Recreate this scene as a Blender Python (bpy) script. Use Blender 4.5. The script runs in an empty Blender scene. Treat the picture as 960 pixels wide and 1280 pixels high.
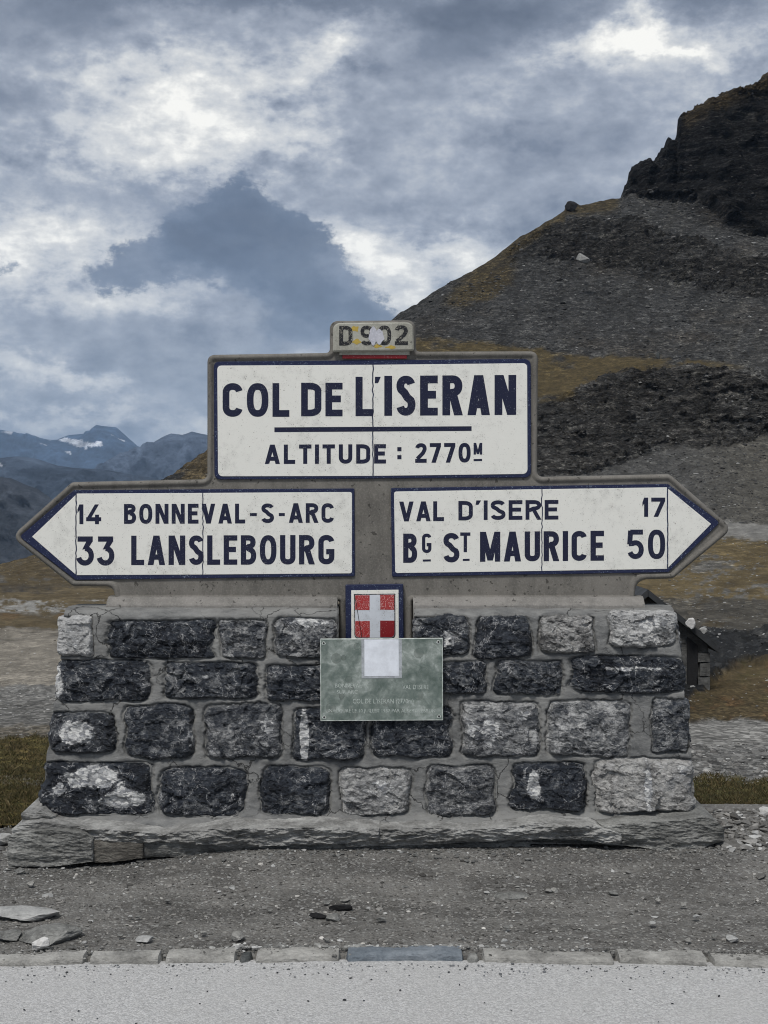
import bpy, math, random
import numpy as np

sc = bpy.context.scene
COL = sc.collection
R = math.radians
# ------------------------------------------------------------------ camera
F = 1700.0      # focal length in photograph pixels
HZ = 622.0      # row of the horizon
CX = 480.0
CAMZ = 1.6
cam_d = bpy.data.cameras.new('camera')
cam = bpy.data.objects.new('camera', cam_d)
COL.objects.link(cam)
cam.location = (0, 0, CAMZ)
cam.rotation_euler = (R(90), 0, 0)
cam_d.sensor_fit = 'VERTICAL'
cam_d.sensor_height = 24.0
cam_d.lens = F / 1280.0 * 24.0
cam_d.shift_y = -(640.0 - HZ) / 1280.0
cam_d.clip_start = 0.05
cam_d.clip_end = 60000.0
sc.camera = cam
sc.render.resolution_x = 768
sc.render.resolution_y = 1024
# ------------------------------------------------------------------ exposure
sc.view_settings.view_transform = 'Standard'
sc.view_settings.look = 'None'
sc.view_settings.exposure = 0.83
sc.view_settings.gamma = 1.0
sc.cycles.volume_bounces = 0
sc.cycles.max_bounces = 5
sc.cycles.filter_width = 1.05
# ------------------------------------------------------------------ sun
SUN_EL, SUN_AZ = 55.0, 200.0       # azimuth clockwise from +Y (view direction)
sd = bpy.data.lights.new('sun', 'SUN')
sd.energy = 1.5
sd.angle = R(14)
sd.color = (1.0, 0.965, 0.92)
so = bpy.data.objects.new('sun', sd)
COL.objects.link(so)
so.location = (0, -10, 20)
so.rotation_euler = (R(90 - SUN_EL), 0, R(180 - SUN_AZ))


# ------------------------------------------------------------------ node helper
class NT:
    def __init__(self, nt):
        self.nt = nt

    def n(self, typ, _props=None, **ins):
        nd = self.nt.nodes.new(typ)
        for k, v in (_props or {}).items():
            setattr(nd, k, v)
        for k, v in ins.items():
            key = int(k[1:]) if k[0] == 'i' and k[1:].isdigit() else k.replace('_', ' ')
            s = nd.inputs[key]
            if isinstance(v, bpy.types.NodeSocket):
                self.nt.links.new(v, s)
            elif isinstance(v, bpy.types.Node):
                self.nt.links.new(v.outputs[0], s)
            else:
                s.default_value = v
        return nd

    def m(self, op, a, b=None, c=None, clamp=False):
        nd = self.nt.nodes.new('ShaderNodeMath')
        nd.operation = op
        nd.use_clamp = clamp
        for i, v in enumerate((a, b, c)):
            if v is None:
                continue
            if isinstance(v, (bpy.types.NodeSocket,)):
                self.nt.links.new(v, nd.inputs[i])
            else:
                nd.inputs[i].default_value = v
        return nd.outputs[0]

    def ss(self, x, lo, hi, a=0.0, b=1.0):
        nd = self.nt.nodes.new('ShaderNodeMapRange')
        nd.interpolation_type = 'SMOOTHSTEP'
        self.nt.links.new(x, nd.inputs[0])
        for i, v in ((1, lo), (2, hi), (3, a), (4, b)):
            nd.inputs[i].default_value = v
        return nd.outputs[0]

    def mix(self, f, a, b, blend='MIX'):
        nd = self.nt.nodes.new('ShaderNodeMix')
        nd.data_type = 'RGBA'
        nd.blend_type = blend
        for i, v in ((0, f), (6, a), (7, b)):
            if isinstance(v, bpy.types.NodeSocket):
                self.nt.links.new(v, nd.inputs[i])
            else:
                if i and len(v) == 3:
                    v = (*v, 1)
                nd.inputs[i].default_value = v
        return nd.outputs[2]

    def noise(self, vec, scale, detail=5, rough=0.55, dist=0.0, out=0):
        nd = self.n('ShaderNodeTexNoise', None, Scale=scale, Detail=detail, Roughness=rough, Distortion=dist)
        if vec is not None:
            self.nt.links.new(vec, nd.inputs['Vector'])
        return nd.outputs[out]

    def vor(self, vec, scale, feature='F1', out='Distance', rnd=1.0):
        nd = self.n('ShaderNodeTexVoronoi', {'feature': feature}, Scale=scale, Randomness=rnd)
        self.nt.links.new(vec, nd.inputs['Vector'])
        return nd.outputs[out]

    def scale(self, vec, s, rot=(0, 0, 0)):
        nd = self.n('ShaderNodeMapping', {'vector_type': 'POINT'})
        self.nt.links.new(vec, nd.inputs[0])
        nd.inputs['Scale'].default_value = s
        nd.inputs['Rotation'].default_value = rot
        return nd.outputs[0]

    def ramp(self, f, stops, interp='LINEAR'):
        nd = self.nt.nodes.new('ShaderNodeValToRGB')
        nd.color_ramp.interpolation = interp
        el = nd.color_ramp.elements
        while len(el) < len(stops):
            el.new(0.5)
        for e, (p, c) in zip(el, stops):
            e.position = p
            e.color = (*c, 1) if len(c) == 3 else c
        self.nt.links.new(f, nd.inputs[0])
        return nd.outputs[0]


# ------------------------------------------------------------------ world: overcast sky with broken cloud
w = bpy.data.worlds.new('World')
sc.world = w
w.use_nodes = True
w.node_tree.nodes.clear()
W = NT(w.node_tree)
tc = W.n('ShaderNodeTexCoord')
dirv = tc.outputs['Generated']
sep = W.n('ShaderNodeSeparateXYZ', None, Vector=dirv)
az = W.m('ARCTAN2', sep.outputs[0], sep.outputs[1])
el = W.m('ARCSINE', sep.outputs[2])
# slow and fine warps of the sky position so that every cloud edge is ragged
nv = W.scale(dirv, (1, 1, 1.5))


def vec_noise(scale_, det, rough, ax, ay):
    n_ = W.noise(nv, scale_, det, rough, 0.0, 1)
    n_ = W.n('ShaderNodeVectorMath', {'operation': 'SUBTRACT'}, i0=n_, i1=(0.5, 0.5, 0.5)).outputs[0]
    return W.n('ShaderNodeVectorMath', {'operation': 'MULTIPLY'}, i0=n_, i1=(ax, ay, 0)).outputs[0]


def vadd(a_, b_):
    return W.n('ShaderNodeVectorMath', {'operation': 'ADD'}, i0=a_, i1=b_).outputs[0]


pos0 = W.n('ShaderNodeCombineXYZ', None, X=az, Y=el).outputs[0]
pos = vadd(vadd(pos0, vec_noise(10.0, 6, 0.62, 0.085, 0.055)), vec_noise(40.0, 6, 0.68, 0.030, 0.024))
pos2 = vadd(vadd(pos0, vec_noise(16.0, 4, 0.55, 0.040, 0.034)), vec_noise(52.0, 8, 0.74, 0.040, 0.040))


def blob(px, py, sx, sy, rot=0.0, p_=None):
    """bank of cloud at a compass direction: value falls off with angle"""
    nd = W.n('ShaderNodeMapping', {'vector_type': 'TEXTURE'})
    W.nt.links.new(p_ or pos, nd.inputs[0])
    nd.inputs['Location'].default_value = (math.atan((px - CX) / F), math.atan((HZ - py) / F), 0)
    nd.inputs['Rotation'].default_value = (0, 0, R(rot))
    nd.inputs['Scale'].default_value = (sx / F, sy / F, 1)
    d = W.n('ShaderNodeVectorMath', {'operation': 'DOT_PRODUCT'}, i0=nd.outputs[0], i1=nd.outputs[0]).outputs['Value']
    return W.m('EXPONENT', W.m('MULTIPLY', d, -1.0))


def add_blobs(base, lst, p_=None):
    v = base
    for (px, py, sx, sy, rot, wgt) in lst:
        v = W.m('MULTIPLY_ADD', blob(px, py, sx, sy, rot, p_), wgt, v)
    return v


fb = W.noise(nv, 5.0, 8, 0.58, 0.3)
fb2 = W.noise(W.scale(dirv, (1, 1, 2.3)), 13.0, 12, 0.60, 0.15)
fb3 = W.noise(W.scale(dirv, (1, 1, 1.5)), 55.0, 8, 0.62, 0.1)
# torn, billowing detail: bright rims where the cloud thins
bil = W.m('ABSOLUTE', W.m('SUBTRACT', W.noise(W.scale(dirv, (1, 1, 1.7)), 18.0, 9, 0.60, 0.15), 0.5))
base = W.m('MULTIPLY_ADD', W.m('SUBTRACT', fb, 0.5), 0.45, 0.40)
# an overcast sky is brighter overhead than at the horizon
base = W.m('MULTIPLY_ADD', W.ss(el, 0.45, 1.3), 0.22, base)
detail = W.m('MULTIPLY_ADD', W.m('SUBTRACT', fb2, 0.5), 1.5, W.m('MULTIPLY', W.m('SUBTRACT', fb3, 0.5), 0.9))
detail = W.m('MULTIPLY_ADD', W.m('SUBTRACT', bil, 0.07), -0.8, detail)
V = add_blobs(base, [
    (240, 160, 170, 66, 8, 0.36), (185, 85, 80, 26, -8, 0.22), (400, 75, 36, 26, 10, 0.38),
    (310, 182, 90, 20, 5, 0.16), (130, 110, 90, 40, 0, 0.12),
    (755, 62, 60, 20, 8, 0.50), (775, 30, 26, 26, 0, 0.34), (850, 76, 60, 9, -15, 0.34), (670, 66, 60, 18, 0, 0.14),
    (500, 45, 50, 24, 0, 0.12),
    (30, 320, 110, 44, 0, 0.34), (90, 290, 70, 20, 0, 0.12), (470, 322, 90, 30, -8, 0.44), (560, 330, 60, 40, 0, 0.30), (500, 375, 40, 24, 0, 0.3),
    (30, 215, 80, 18, 0, 0.14), (90, 474, 80, 15, -10, 0.36), (60, 525, 150, 18, 0, 0.32), (30, 100, 50, 18, 0, 0.08),
    (240, 550, 60, 20, 0, 0.22), (920, 60, 60, 26, 0, 0.14), (150, 375, 90, 12, 0, 0.14),
    (600, 22, 130, 34, 0, -0.30), (560, 70, 80, 30, 0, -0.16), (890, 15, 90, 26, -5, -0.30), (330, 8, 260, 16, 0, -0.26),
    (680, 200, 200, 80, 4, -0.07), (450, 140, 80, 34, 0, -0.12), (60, 45, 90, 40, 0, -0.16), (40, 142, 100, 20, 0, -0.18),
    (130, 245, 120, 28, 0, -0.12), (110, 415, 120, 30, 0, -0.06), (200, 505, 70, 34, -20, -0.10),
])
# thick grey cloud is smooth; thin bright cloud is torn
V = W.m('MULTIPLY_ADD', detail, W.ss(V, 0.24, 0.64, 0.24, 1.0), V)
back = W.ramp(V, [(0.0, (0.078, 0.095, 0.127)), (0.22, (0.138, 0.161, 0.203)), (0.42, (0.250, 0.276, 0.322)),
                  (0.58, (0.385, 0.402, 0.425)), (0.78, (0.50, 0.505, 0.50)), (1.0, (0.70, 0.69, 0.65))])
# the dark cumulus in front, and its small ragged scraps
cmn = W.m('MULTIPLY_ADD', W.m('SUBTRACT', fb3, 0.5), 0.45, W.m('MULTIPLY', W.m('SUBTRACT', fb2, 0.5), 0.6))
cm = add_blobs(cmn, [
    (296, 246, 44, 40, 0, 0.85), (250, 290, 50, 34, 0, 0.35), (345, 272, 46, 34, 0, 0.5), (388, 300, 30, 26, 0, 0.45), (330, 330, 120, 50, -12, 0.9), (225, 325, 90, 34, 12, 0.75), (130, 345, 46, 24, 0, 0.5), (420, 378, 100, 36, -18, 0.9),
    (370, 425, 140, 40, 0, 0.5), (160, 232, 40, 18, -30, 0.42), (8, 345, 20, 13, 0, 0.5),
    (200, 250, 60, 22, 0, 0.2)], pos2)
cmask = W.ss(cm, 0.35, 0.66)
cn = W.noise(nv, 14.0, 8, 0.6, 0.4)
cv = W.m('MULTIPLY_ADD', W.ss(cm, 0.5, 1.5), -0.30, W.m('MULTIPLY_ADD', W.m('SUBTRACT', fb3, 0.5), 0.4, cn))
# thinner and paler towards its foot
cv = W.m('MULTIPLY_ADD', blob(400, 440, 130, 50, 0, pos2), 0.12, cv)
ccol = W.ramp(cv, [(0.10, (0.070, 0.092, 0.132)), (0.35, (0.092, 0.120, 0.168)), (0.60, (0.150, 0.182, 0.238)), (0.8, (0.25, 0.28, 0.335))])
clouds = W.mix(W.m('MULTIPLY', cmask, 0.95), back, ccol)
SKYGAIN = 8.6
clouds10 = W.n('ShaderNodeVectorMath', {'operation': 'SCALE'}, i0=clouds, Scale=SKYGAIN).outputs[0]
nish = W.n('ShaderNodeTexSky', {'sky_type': 'NISHITA', 'sun_disc': False, 'sun_elevation': R(SUN_EL),
                                'sun_rotation': R(SUN_AZ), 'altitude': 2770.0})
skyc = W.mix(0.95, nish.outputs[0], clouds10)
bg = W.n('ShaderNodeBackground', None, Color=skyc, Strength=0.1)
wo = W.n('ShaderNodeOutputWorld', None, Surface=bg)

# ------------------------------------------------------------------ numpy noise
_rs = np.random.RandomState(7)
_perm = _rs.permutation(256).astype(np.int64)
_perm = np.concatenate([_perm, _perm, _perm])
_g = _rs.normal(size=(256, 3))
_g /= np.linalg.norm(_g, axis=1)[:, None]


def perlin(x, y, z):
    x, y, z = np.broadcast_arrays(np.asarray(x, float), np.asarray(y, float), np.asarray(z, float))
    xi, yi, zi = np.floor(x).astype(np.int64), np.floor(y).astype(np.int64), np.floor(z).astype(np.int64)
    xf, yf, zf = x - xi, y - yi, z - zi
    u, v, q = [t * t * t * (t * (t * 6 - 15) + 10) for t in (xf, yf, zf)]
    xi &= 255; yi &= 255; zi &= 255

    def g(dx, dy, dz):
        h = _perm[_perm[_perm[(xi + dx) & 255] + ((yi + dy) & 255)] + ((zi + dz) & 255)]
        gr = _g[h]
        return gr[..., 0] * (xf - dx) + gr[..., 1] * (yf - dy) + gr[..., 2] * (zf - dz)
    a = g(0, 0, 0) * (1 - u) + g(1, 0, 0) * u
    b = g(0, 1, 0) * (1 - u) + g(1, 1, 0) * u
    c = g(0, 0, 1) * (1 - u) + g(1, 0, 1) * u
    d = g(0, 1, 1) * (1 - u) + g(1, 1, 1) * u
    return ((a * (1 - v) + b * v) * (1 - q) + (c * (1 - v) + d * v) * q) * 1.5


def fbm(x, y, z, o=4, rough=0.5):
    s = 0.0; a = 1.0; t = 0.0
    for i in range(o):
        k = 2.0 ** i
        s = s + a * perlin(x * k + 13.7 * i, y * k + 5.1 * i, z * k + 9.3 * i)
        t += a
        a *= rough
    return s / t


def ridged(x, y, z, o=4, rough=0.5):
    s = 0.0; a = 1.0; t = 0.0
    for i in range(o):
        k = 2.0 ** i
        s = s + a * (1 - 2 * np.abs(perlin(x * k + 3.7 * i, y * k + 8.1 * i, z * k + 2.3 * i)))
        t += a
        a *= rough
    return s / t


def sst(x, a, b):
    t = np.clip((x - a) / (b - a), 0, 1)
    return t * t * (3 - 2 * t)


# ------------------------------------------------------------------ object helpers
def P(px, py, Y):
    return ((px - CX) / F * Y, Y, CAMZ - (py - HZ) / F * Y)


def tag(o, label=None, cat=None, group=None, kind=None):
    if label: o['label'] = label
    if cat: o['category'] = cat
    if group: o['group'] = group
    if kind: o['kind'] = kind
    return o


def empty(name, loc, **kw):
    o = bpy.data.objects.new(name, None)
    o.empty_display_size = 0.1
    COL.objects.link(o)
    o.location = loc
    o['_x'] = loc[0]; o['_y'] = loc[1]; o['_z'] = loc[2]
    tag(o, **kw)
    return o


def origin(o):
    if o is None:
        return (0.0, 0.0, 0.0)
    return (o['_x'], o['_y'], o['_z'])


def fast_mesh(name, co, quads=None, tris=None, smooth=True, attrs=None):
    me = bpy.data.meshes.new(name)
    co = np.asarray(co, np.float32).reshape(-1, 3)
    me.vertices.add(len(co))
    me.vertices.foreach_set('co', co.ravel())
    ls, tot = [], []
    if quads is not None and len(quads):
        q = np.asarray(quads, np.int32).reshape(-1, 4)
        ls.append(q.ravel()); tot.append(np.full(len(q), 4, np.int32))
    if tris is not None and len(tris):
        t = np.asarray(tris, np.int32).reshape(-1, 3)
        ls.append(t.ravel()); tot.append(np.full(len(t), 3, np.int32))
    loops = np.concatenate(ls); tot = np.concatenate(tot)
    me.loops.add(len(loops))
    me.loops.foreach_set('vertex_index', loops)
    me.polygons.add(len(tot))
    st = np.concatenate([[0], np.cumsum(tot)[:-1]]).astype(np.int32)
    me.polygons.foreach_set('loop_start', st)
    me.polygons.foreach_set('loop_total', tot)
    me.polygons.foreach_set('use_smooth', np.full(len(tot), smooth, bool))
    me.update(calc_edges=True)
    for k, a in (attrs or {}).items():
        a = np.asarray(a, np.float32)
        if a.ndim == 1:
            at = me.attributes.new(k, 'FLOAT', 'POINT')
            at.data.foreach_set('value', a)
        else:
            at = me.attributes.new(k, 'FLOAT_COLOR', 'POINT')
            c4 = np.ones((len(a), 4), np.float32); c4[:, :3] = a[:, :3]
            at.data.foreach_set('color', c4.ravel())
    me.validate()
    return me


def link(name, me, mat, parent=None, **kw):
    """me holds world coordinates; they are made local to the thing's base"""
    o = bpy.data.objects.new(name, me)
    COL.objects.link(o)
    me.materials.append(mat)
    ox = origin(parent)
    if parent is not None:
        n = len(me.vertices)
        a = np.empty(n * 3, np.float32)
        me.vertices.foreach_get('co', a)
        a = a.reshape(-1, 3) - np.array(ox, np.float32)
        me.vertices.foreach_set('co', a.ravel())
        me.update()
        o.parent = parent
    else:
        n = len(me.vertices)
        a = np.empty(n * 3, np.float32)
        me.vertices.foreach_get('co', a)
        a = a.reshape(-1, 3)
        if kw.get('kind') not in ('structure', 'stuff'):
            b = np.array([(a[:, 0].min() + a[:, 0].max()) / 2, (a[:, 1].min() + a[:, 1].max()) / 2, a[:, 2].min()], np.float32)
            me.vertices.foreach_set('co', (a - b).ravel())
            me.update()
            o.location = b
            ox = tuple(float(q) for q in b)
    o['_x'], o['_y'], o['_z'] = [float(q) for q in ox]
    tag(o, **kw)
    return o


def pyd(name, verts, faces, mat, parent=None, smooth=False, **kw):
    me = bpy.data.meshes.new(name)
    me.from_pydata([tuple(map(float, v)) for v in verts], [], faces)
    me.update()
    if smooth:
        for p in me.polygons: p.use_smooth = True
    return link(name, me, mat, parent, **kw)


def grid_quads(r, c, off=0):
    i = np.arange(r * c).reshape(r, c) + off
    return np.stack([i[:-1, :-1], i[:-1, 1:], i[1:, 1:], i[1:, :-1]], -1).reshape(-1, 4)


def material(name):
    m = bpy.data.materials.new(name)
    m.use_nodes = True
    m.node_tree.nodes.clear()
    T = NT(m.node_tree)
    T.mat = m
    T.tc = T.n('ShaderNodeTexCoord').outputs['Object']
    return T


def finish(T, color, rough=0.8, bump=None, dist=0.01, strength=1.0, spec=0.3, metal=0.0):
    p = T.n('ShaderNodeBsdfPrincipled')
    def put(k, v):
        if isinstance(v, bpy.types.NodeSocket): T.nt.links.new(v, p.inputs[k])
        elif k == 'Base Color': p.inputs[k].default_value = (*v, 1)
        else: p.inputs[k].default_value = v
    put('Base Color', color); put('Roughness', rough); put('Specular IOR Level', spec); put('Metallic', metal)
    if bump is not None:
        b = T.n('ShaderNodeBump', None, Height=bump, Distance=dist, Strength=strength)
        T.nt.links.new(b.outputs[0], p.inputs['Normal'])
    T.n('ShaderNodeOutputMaterial', None, Surface=p.outputs[0])
    return T.mat


def attr(T, name, out='Color'):
    return T.n('ShaderNodeAttribute', {'attribute_name': name}).outputs[out]


# ------------------------------------------------------------------ materials
def mk_enamel(name, col, speck, amt, rough=0.35):
    T = material(name)
    fine = T.noise(T.tc, 190.0, 3, 0.6)
    big = T.noise(T.tc, 6.0, 5, 0.6)
    mid = T.noise(T.tc, 28.0, 4, 0.6)
    dirt = T.ss(T.m('MULTIPLY_ADD', mid, 0.5, T.m('MULTIPLY', big, 0.5)), 0.48, 0.68)
    c = T.mix(T.m('MULTIPLY', dirt, 0.42), col, tuple(0.62 * x + 0.004 for x in col))
    thr = T.m('MULTIPLY_ADD', mid, 0.20, T.m('MULTIPLY_ADD', big, 0.12, fine))
    s = T.ss(thr, 0.835 - amt, 0.865 - amt)
    c = T.mix(T.m('MULTIPLY', s, 0.85), c, speck)
    # a few bigger chips in the glaze
    v = T.vor(T.tc, 34.0)
    chip = T.m('MULTIPLY', T.ss(v, 0.10, 0.07), T.ss(T.noise(T.tc, 17.0, 2), 0.60, 0.64))
    c = T.mix(T.m('MULTIPLY', chip, 0.8), c, speck)
    h = T.m('MULTIPLY_ADD', s, -0.6, T.noise(T.tc, 45.0, 3))
    return finish(T, c, T.m('MULTIPLY_ADD', s, 0.3, rough), h, 0.0012, 0.6, 0.4)


M_white = mk_enamel('white_enamel', (0.71, 0.705, 0.655), (0.15, 0.13, 0.11), 0.030)
M_navy = mk_enamel('navy_enamel', (0.007, 0.009, 0.032), (0.22, 0.23, 0.27), 0.035)
M_border = mk_enamel('navy_border_enamel', (0.009, 0.014, 0.050), (0.16, 0.20, 0.28), 0.05)
M_red = mk_enamel('red_enamel', (0.20, 0.008, 0.012), (0.55, 0.40, 0.38), 0.03)
M_redworn = mk_enamel('worn_red_enamel', (0.34, 0.03, 0.03), (0.55, 0.30, 0.29), 0.12)
M_pale = mk_enamel('pale_cross_enamel', (0.56, 0.59, 0.63), (0.25, 0.22, 0.2), 0.02)
M_black = mk_enamel('black_number_paint', (0.012, 0.012, 0.014), (0.36, 0.34, 0.28), 0.10)


def mk_concrete(name, col, dark, bs=0.006):
    T = material(name)
    big = T.noise(T.tc, 3.0, 6, 0.6)
    mid = T.noise(T.scale(T.tc, (1, 1, 0.35)), 16.0, 5, 0.65)
    fine = T.noise(T.tc, 120.0, 4, 0.7)
    f = T.m('MULTIPLY_ADD', mid, 0.5, T.m('MULTIPLY', big, 0.5))
    c = T.mix(T.ss(f, 0.36, 0.64), dark, col)
    c = T.mix(T.m('MULTIPLY', T.ss(fine, 0.45, 0.7), 0.35), c, tuple(min(1, 1.5 * x) for x in col))
    c = T.mix(T.m('MULTIPLY', T.ss(T.noise(T.tc, 42.0, 2), 0.66, 0.70), 0.7), c, tuple(0.3 * x for x in dark))
    h = T.m('MULTIPLY_ADD', fine, 0.4, mid)
    return finish(T, c, 0.9, h, bs, 0.7, 0.2)


M_conc = mk_concrete('weathered_concrete', (0.175, 0.165, 0.148), (0.105, 0.10, 0.09))
M_concl = mk_concrete('pale_ledge_concrete', (0.22, 0.21, 0.195), (0.14, 0.135, 0.125))
M_plate = mk_concrete('stained_number_plate', (0.36, 0.355, 0.31), (0.24, 0.235, 0.20), 0.002)
M_yellow = mk_concrete('yellow_sticker_stain', (0.42, 0.30, 0.06), (0.30, 0.24, 0.10), 0.002)
M_scrap = mk_concrete('sticker_scrap', (0.48, 0.48, 0.52), (0.36, 0.37, 0.42), 0.001)


def mk_mortar():
    T = material('grey_mortar')
    big = T.noise(T.tc, 2.6, 6, 0.6)
    mid = T.noise(T.scale(T.tc, (0.6, 1, 1.3)), 22.0, 6, 0.68)
    fine = T.noise(T.tc, 150.0, 3, 0.7)
    c = T.mix(T.ss(big, 0.35, 0.65), (0.125, 0.127, 0.127), (0.19, 0.19, 0.183))
    c = T.mix(T.m('MULTIPLY', T.ss(mid, 0.40, 0.72), 0.55), c, (0.27, 0.27, 0.26))
    c = T.mix(T.m('MULTIPLY', T.ss(mid, 0.44, 0.30), 0.5), c, (0.055, 0.057, 0.058))
    c = T.mix(T.m('MULTIPLY', T.ss(fine, 0.58, 0.72), 0.4), c, (0.33, 0.33, 0.32))
    # hairline cracks
    nx = T.noise(T.tc, 9.0, 4, 0.6, 0, 1)
    vv = T.n('ShaderNodeVectorMath', {'operation': 'ADD'}, i0=T.tc,
             i1=T.n('ShaderNodeVectorMath', {'operation': 'SCALE'}, i0=nx, Scale=0.12).outputs[0]).outputs[0]
    cr = T.vor(vv, 4.2, 'DISTANCE_TO_EDGE')
    cm_ = T.m('MULTIPLY', T.ss(cr, 0.011, 0.003), T.ss(T.noise(T.tc, 3.3, 2), 0.46, 0.56))
    c = T.mix(T.m('MULTIPLY', cm_, 0.75), c, (0.02, 0.02, 0.02))
    h = T.m('MULTIPLY_ADD', fine, 0.25, T.m('SUBTRACT', mid, T.m('MULTIPLY', cm_, 0.8)))
    return finish(T, c, 0.95, h, 0.010, 0.8, 0.15)


M_mortar = mk_mortar()


def facets(T, vec, sc_, rnd=1.0):
    """height of randomly tilted flat chips, and the random number of each chip"""
    v = T.n('ShaderNodeTexVoronoi', {'feature': 'F1'}, Scale=sc_, Randomness=rnd)
    T.nt.links.new(vec, v.inputs['Vector'])
    d = T.n('ShaderNodeVectorMath', {'operation': 'SUBTRACT'}, i0=vec, i1=v.outputs['Position']).outputs[0]
    r_ = T.n('ShaderNodeVectorMath', {'operation': 'SUBTRACT'}, i0=v.outputs['Color'], i1=(0.5, 0.5, 0.5)).outputs[0]
    h = T.n('ShaderNodeVectorMath', {'operation': 'DOT_PRODUCT'}, i0=d, i1=r_).outputs['Value']
    sepc = T.n('ShaderNodeSeparateColor', None, Color=v.outputs['Color'])
    return T.m('ADD', T.m('MULTIPLY', h, sc_ * 1.2), T.m('MULTIPLY', sepc.outputs[0], 0.25)), sepc.outputs[1]


def warp(T, vec, sc_, amt):
    nx = T.noise(vec, sc_, 4, 0.6, 0, 1)
    nx = T.n('ShaderNodeVectorMath', {'operation': 'SUBTRACT'}, i0=nx, i1=(0.5, 0.5, 0.5)).outputs[0]
    return T.n('ShaderNodeVectorMath', {'operation': 'MULTIPLY_ADD'}, i0=nx, i1=(amt, amt, amt), i2=vec).outputs[0]


def mk_stone():
    """quarry faced slate: 'look' attribute holds tone (r), quartz (g), warmth (b)"""
    T = material('slate_and_quartz_stone')
    a = T.n('ShaderNodeSeparateColor', None, Color=attr(T, 'look'))
    tone, qz, warm = a.outputs[0], a.outputs[1], a.outputs[2]
    wv_ = warp(T, T.tc, 12.0, 0.05)
    tilt = T.scale(wv_, (1, 1, 1.9), (0.3, 0.55, 0.1))
    f1, r1 = facets(T, tilt, 17.0)
    f2, r2 = facets(T, tilt, 46.0)
    n1 = T.noise(T.tc, 11.0, 8, 0.68, 0.5)
    n2 = T.noise(T.scale(T.tc, (1, 1, 2.2), (0, 0.5, 0)), 40.0, 6, 0.74, 1.2)
    n3 = T.noise(T.tc, 120.0, 4, 0.75)
    t = T.m('ADD', tone, T.m('MULTIPLY', T.m('SUBTRACT', n1, 0.5), 1.5))
    t = T.m('ADD', t, T.m('MULTIPLY', T.m('SUBTRACT', n2, 0.5), 1.25))
    t = T.m('ADD', t, T.m('MULTIPLY', T.m('SUBTRACT', n3, 0.5), 0.35))
    t = T.m('ADD', t, T.m('MULTIPLY', T.m('SUBTRACT', r1, 0.5), 0.30))
    t = T.m('ADD', t, T.m('MULTIPLY', T.m('SUBTRACT', r2, 0.5), 0.22))
    c = T.ramp(t, [(0.0, (0.006, 0.009, 0.016)), (0.28, (0.020, 0.027, 0.040)), (0.46, (0.070, 0.077, 0.088)),
                   (0.66, (0.18, 0.185, 0.19)), (1.0, (0.55, 0.55, 0.54))])
    c = T.mix(T.m('MULTIPLY', warm, 0.6), c, T.mix(n2, (0.13, 0.115, 0.095), (0.42, 0.38, 0.32)))
    # quartz patches with torn outlines
    q = T.m('ADD', qz, T.m('MULTIPLY', T.m('SUBTRACT', n2, 0.5), 0.55))
    q = T.m('ADD', q, T.m('MULTIPLY', T.m('SUBTRACT', n1, 0.5), 1.5))
    q = T.m('ADD', q, T.m('MULTIPLY', T.m('SUBTRACT', r1, 0.5), 0.25))
    qm = T.ss(q, 0.46, 0.54)
    c = T.mix(T.m('MULTIPLY', T.ss(q, 0.26, 0.46), 0.5), c, (0.13, 0.135, 0.145))
    qc = T.mix(T.ss(T.m('MULTIPLY_ADD', r2, 0.5, T.m('MULTIPLY', n2, 0.6)), 0.3, 0.75), (0.26, 0.27, 0.29), (0.74, 0.74, 0.72))
    c = T.mix(qm, c, qc)
    # thin veins
    vn = T.noise(T.tc, 7.0, 5, 0.62, 0.6)
    vein = T.m('MULTIPLY', T.ss(T.m('ABSOLUTE', T.m('SUBTRACT', vn, 0.5)), 0.010, 0.002), T.ss(n1, 0.42, 0.52))
    c = T.mix(T.m('MULTIPLY', vein, 0.75), c, (0.50, 0.50, 0.50))
    # highlights painted along the flake edges so the facets read crisp
    ve = T.n('ShaderNodeTexVoronoi', {'feature': 'DISTANCE_TO_EDGE'}, Scale=30.0)
    T.nt.links.new(T.scale(warp(T, T.tc, 25.0, 0.06), (1, 1, 1.7), (0.3, 0.55, 0.1)), ve.inputs['Vector'])
    eg = T.m('MULTIPLY', T.ss(ve.outputs[0], 0.055, 0.0), T.ss(T.noise(T.tc, 19.0, 4, 0.7), 0.50, 0.64))
    c = T.mix(T.m('MULTIPLY', eg, 0.55), c, (0.34, 0.345, 0.35))
    h = T.m('MULTIPLY_ADD', f2, 0.40, T.m('MULTIPLY_ADD', f1, 0.9, T.m('MULTIPLY_ADD', n2, 0.6, T.m('MULTIPLY', n3, 0.25))))
    return finish(T, c, T.m('MULTIPLY_ADD', n2, 0.3, 0.42), h, 0.024, 1.0, 0.5)


M_stone = mk_stone()


def mk_slab(name, c0, c1, c2):
    T = material(name)
    st = T.noise(T.scale(warp(T, T.tc, 6.0, 0.10), (0.8, 0.8, 5.0)), 9.0, 8, 0.72, 0.3)
    n1 = T.noise(T.tc, 9.0, 6, 0.65)
    n3 = T.noise(T.tc, 90.0, 4, 0.7)
    f = T.m('MULTIPLY_ADD', n3, 0.3, T.m('MULTIPLY_ADD', n1, 0.55, T.m('MULTIPLY', st, 0.3)))
    c = T.ramp(f, [(0.40, c0), (0.56, c1), (0.74, c2)])
    h = T.m('MULTIPLY_ADD', st, 1.3, T.m('MULTIPLY', n3, 0.3))
    return finish(T, c, 0.8, h, 0.014, 1.0, 0.3)


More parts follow.
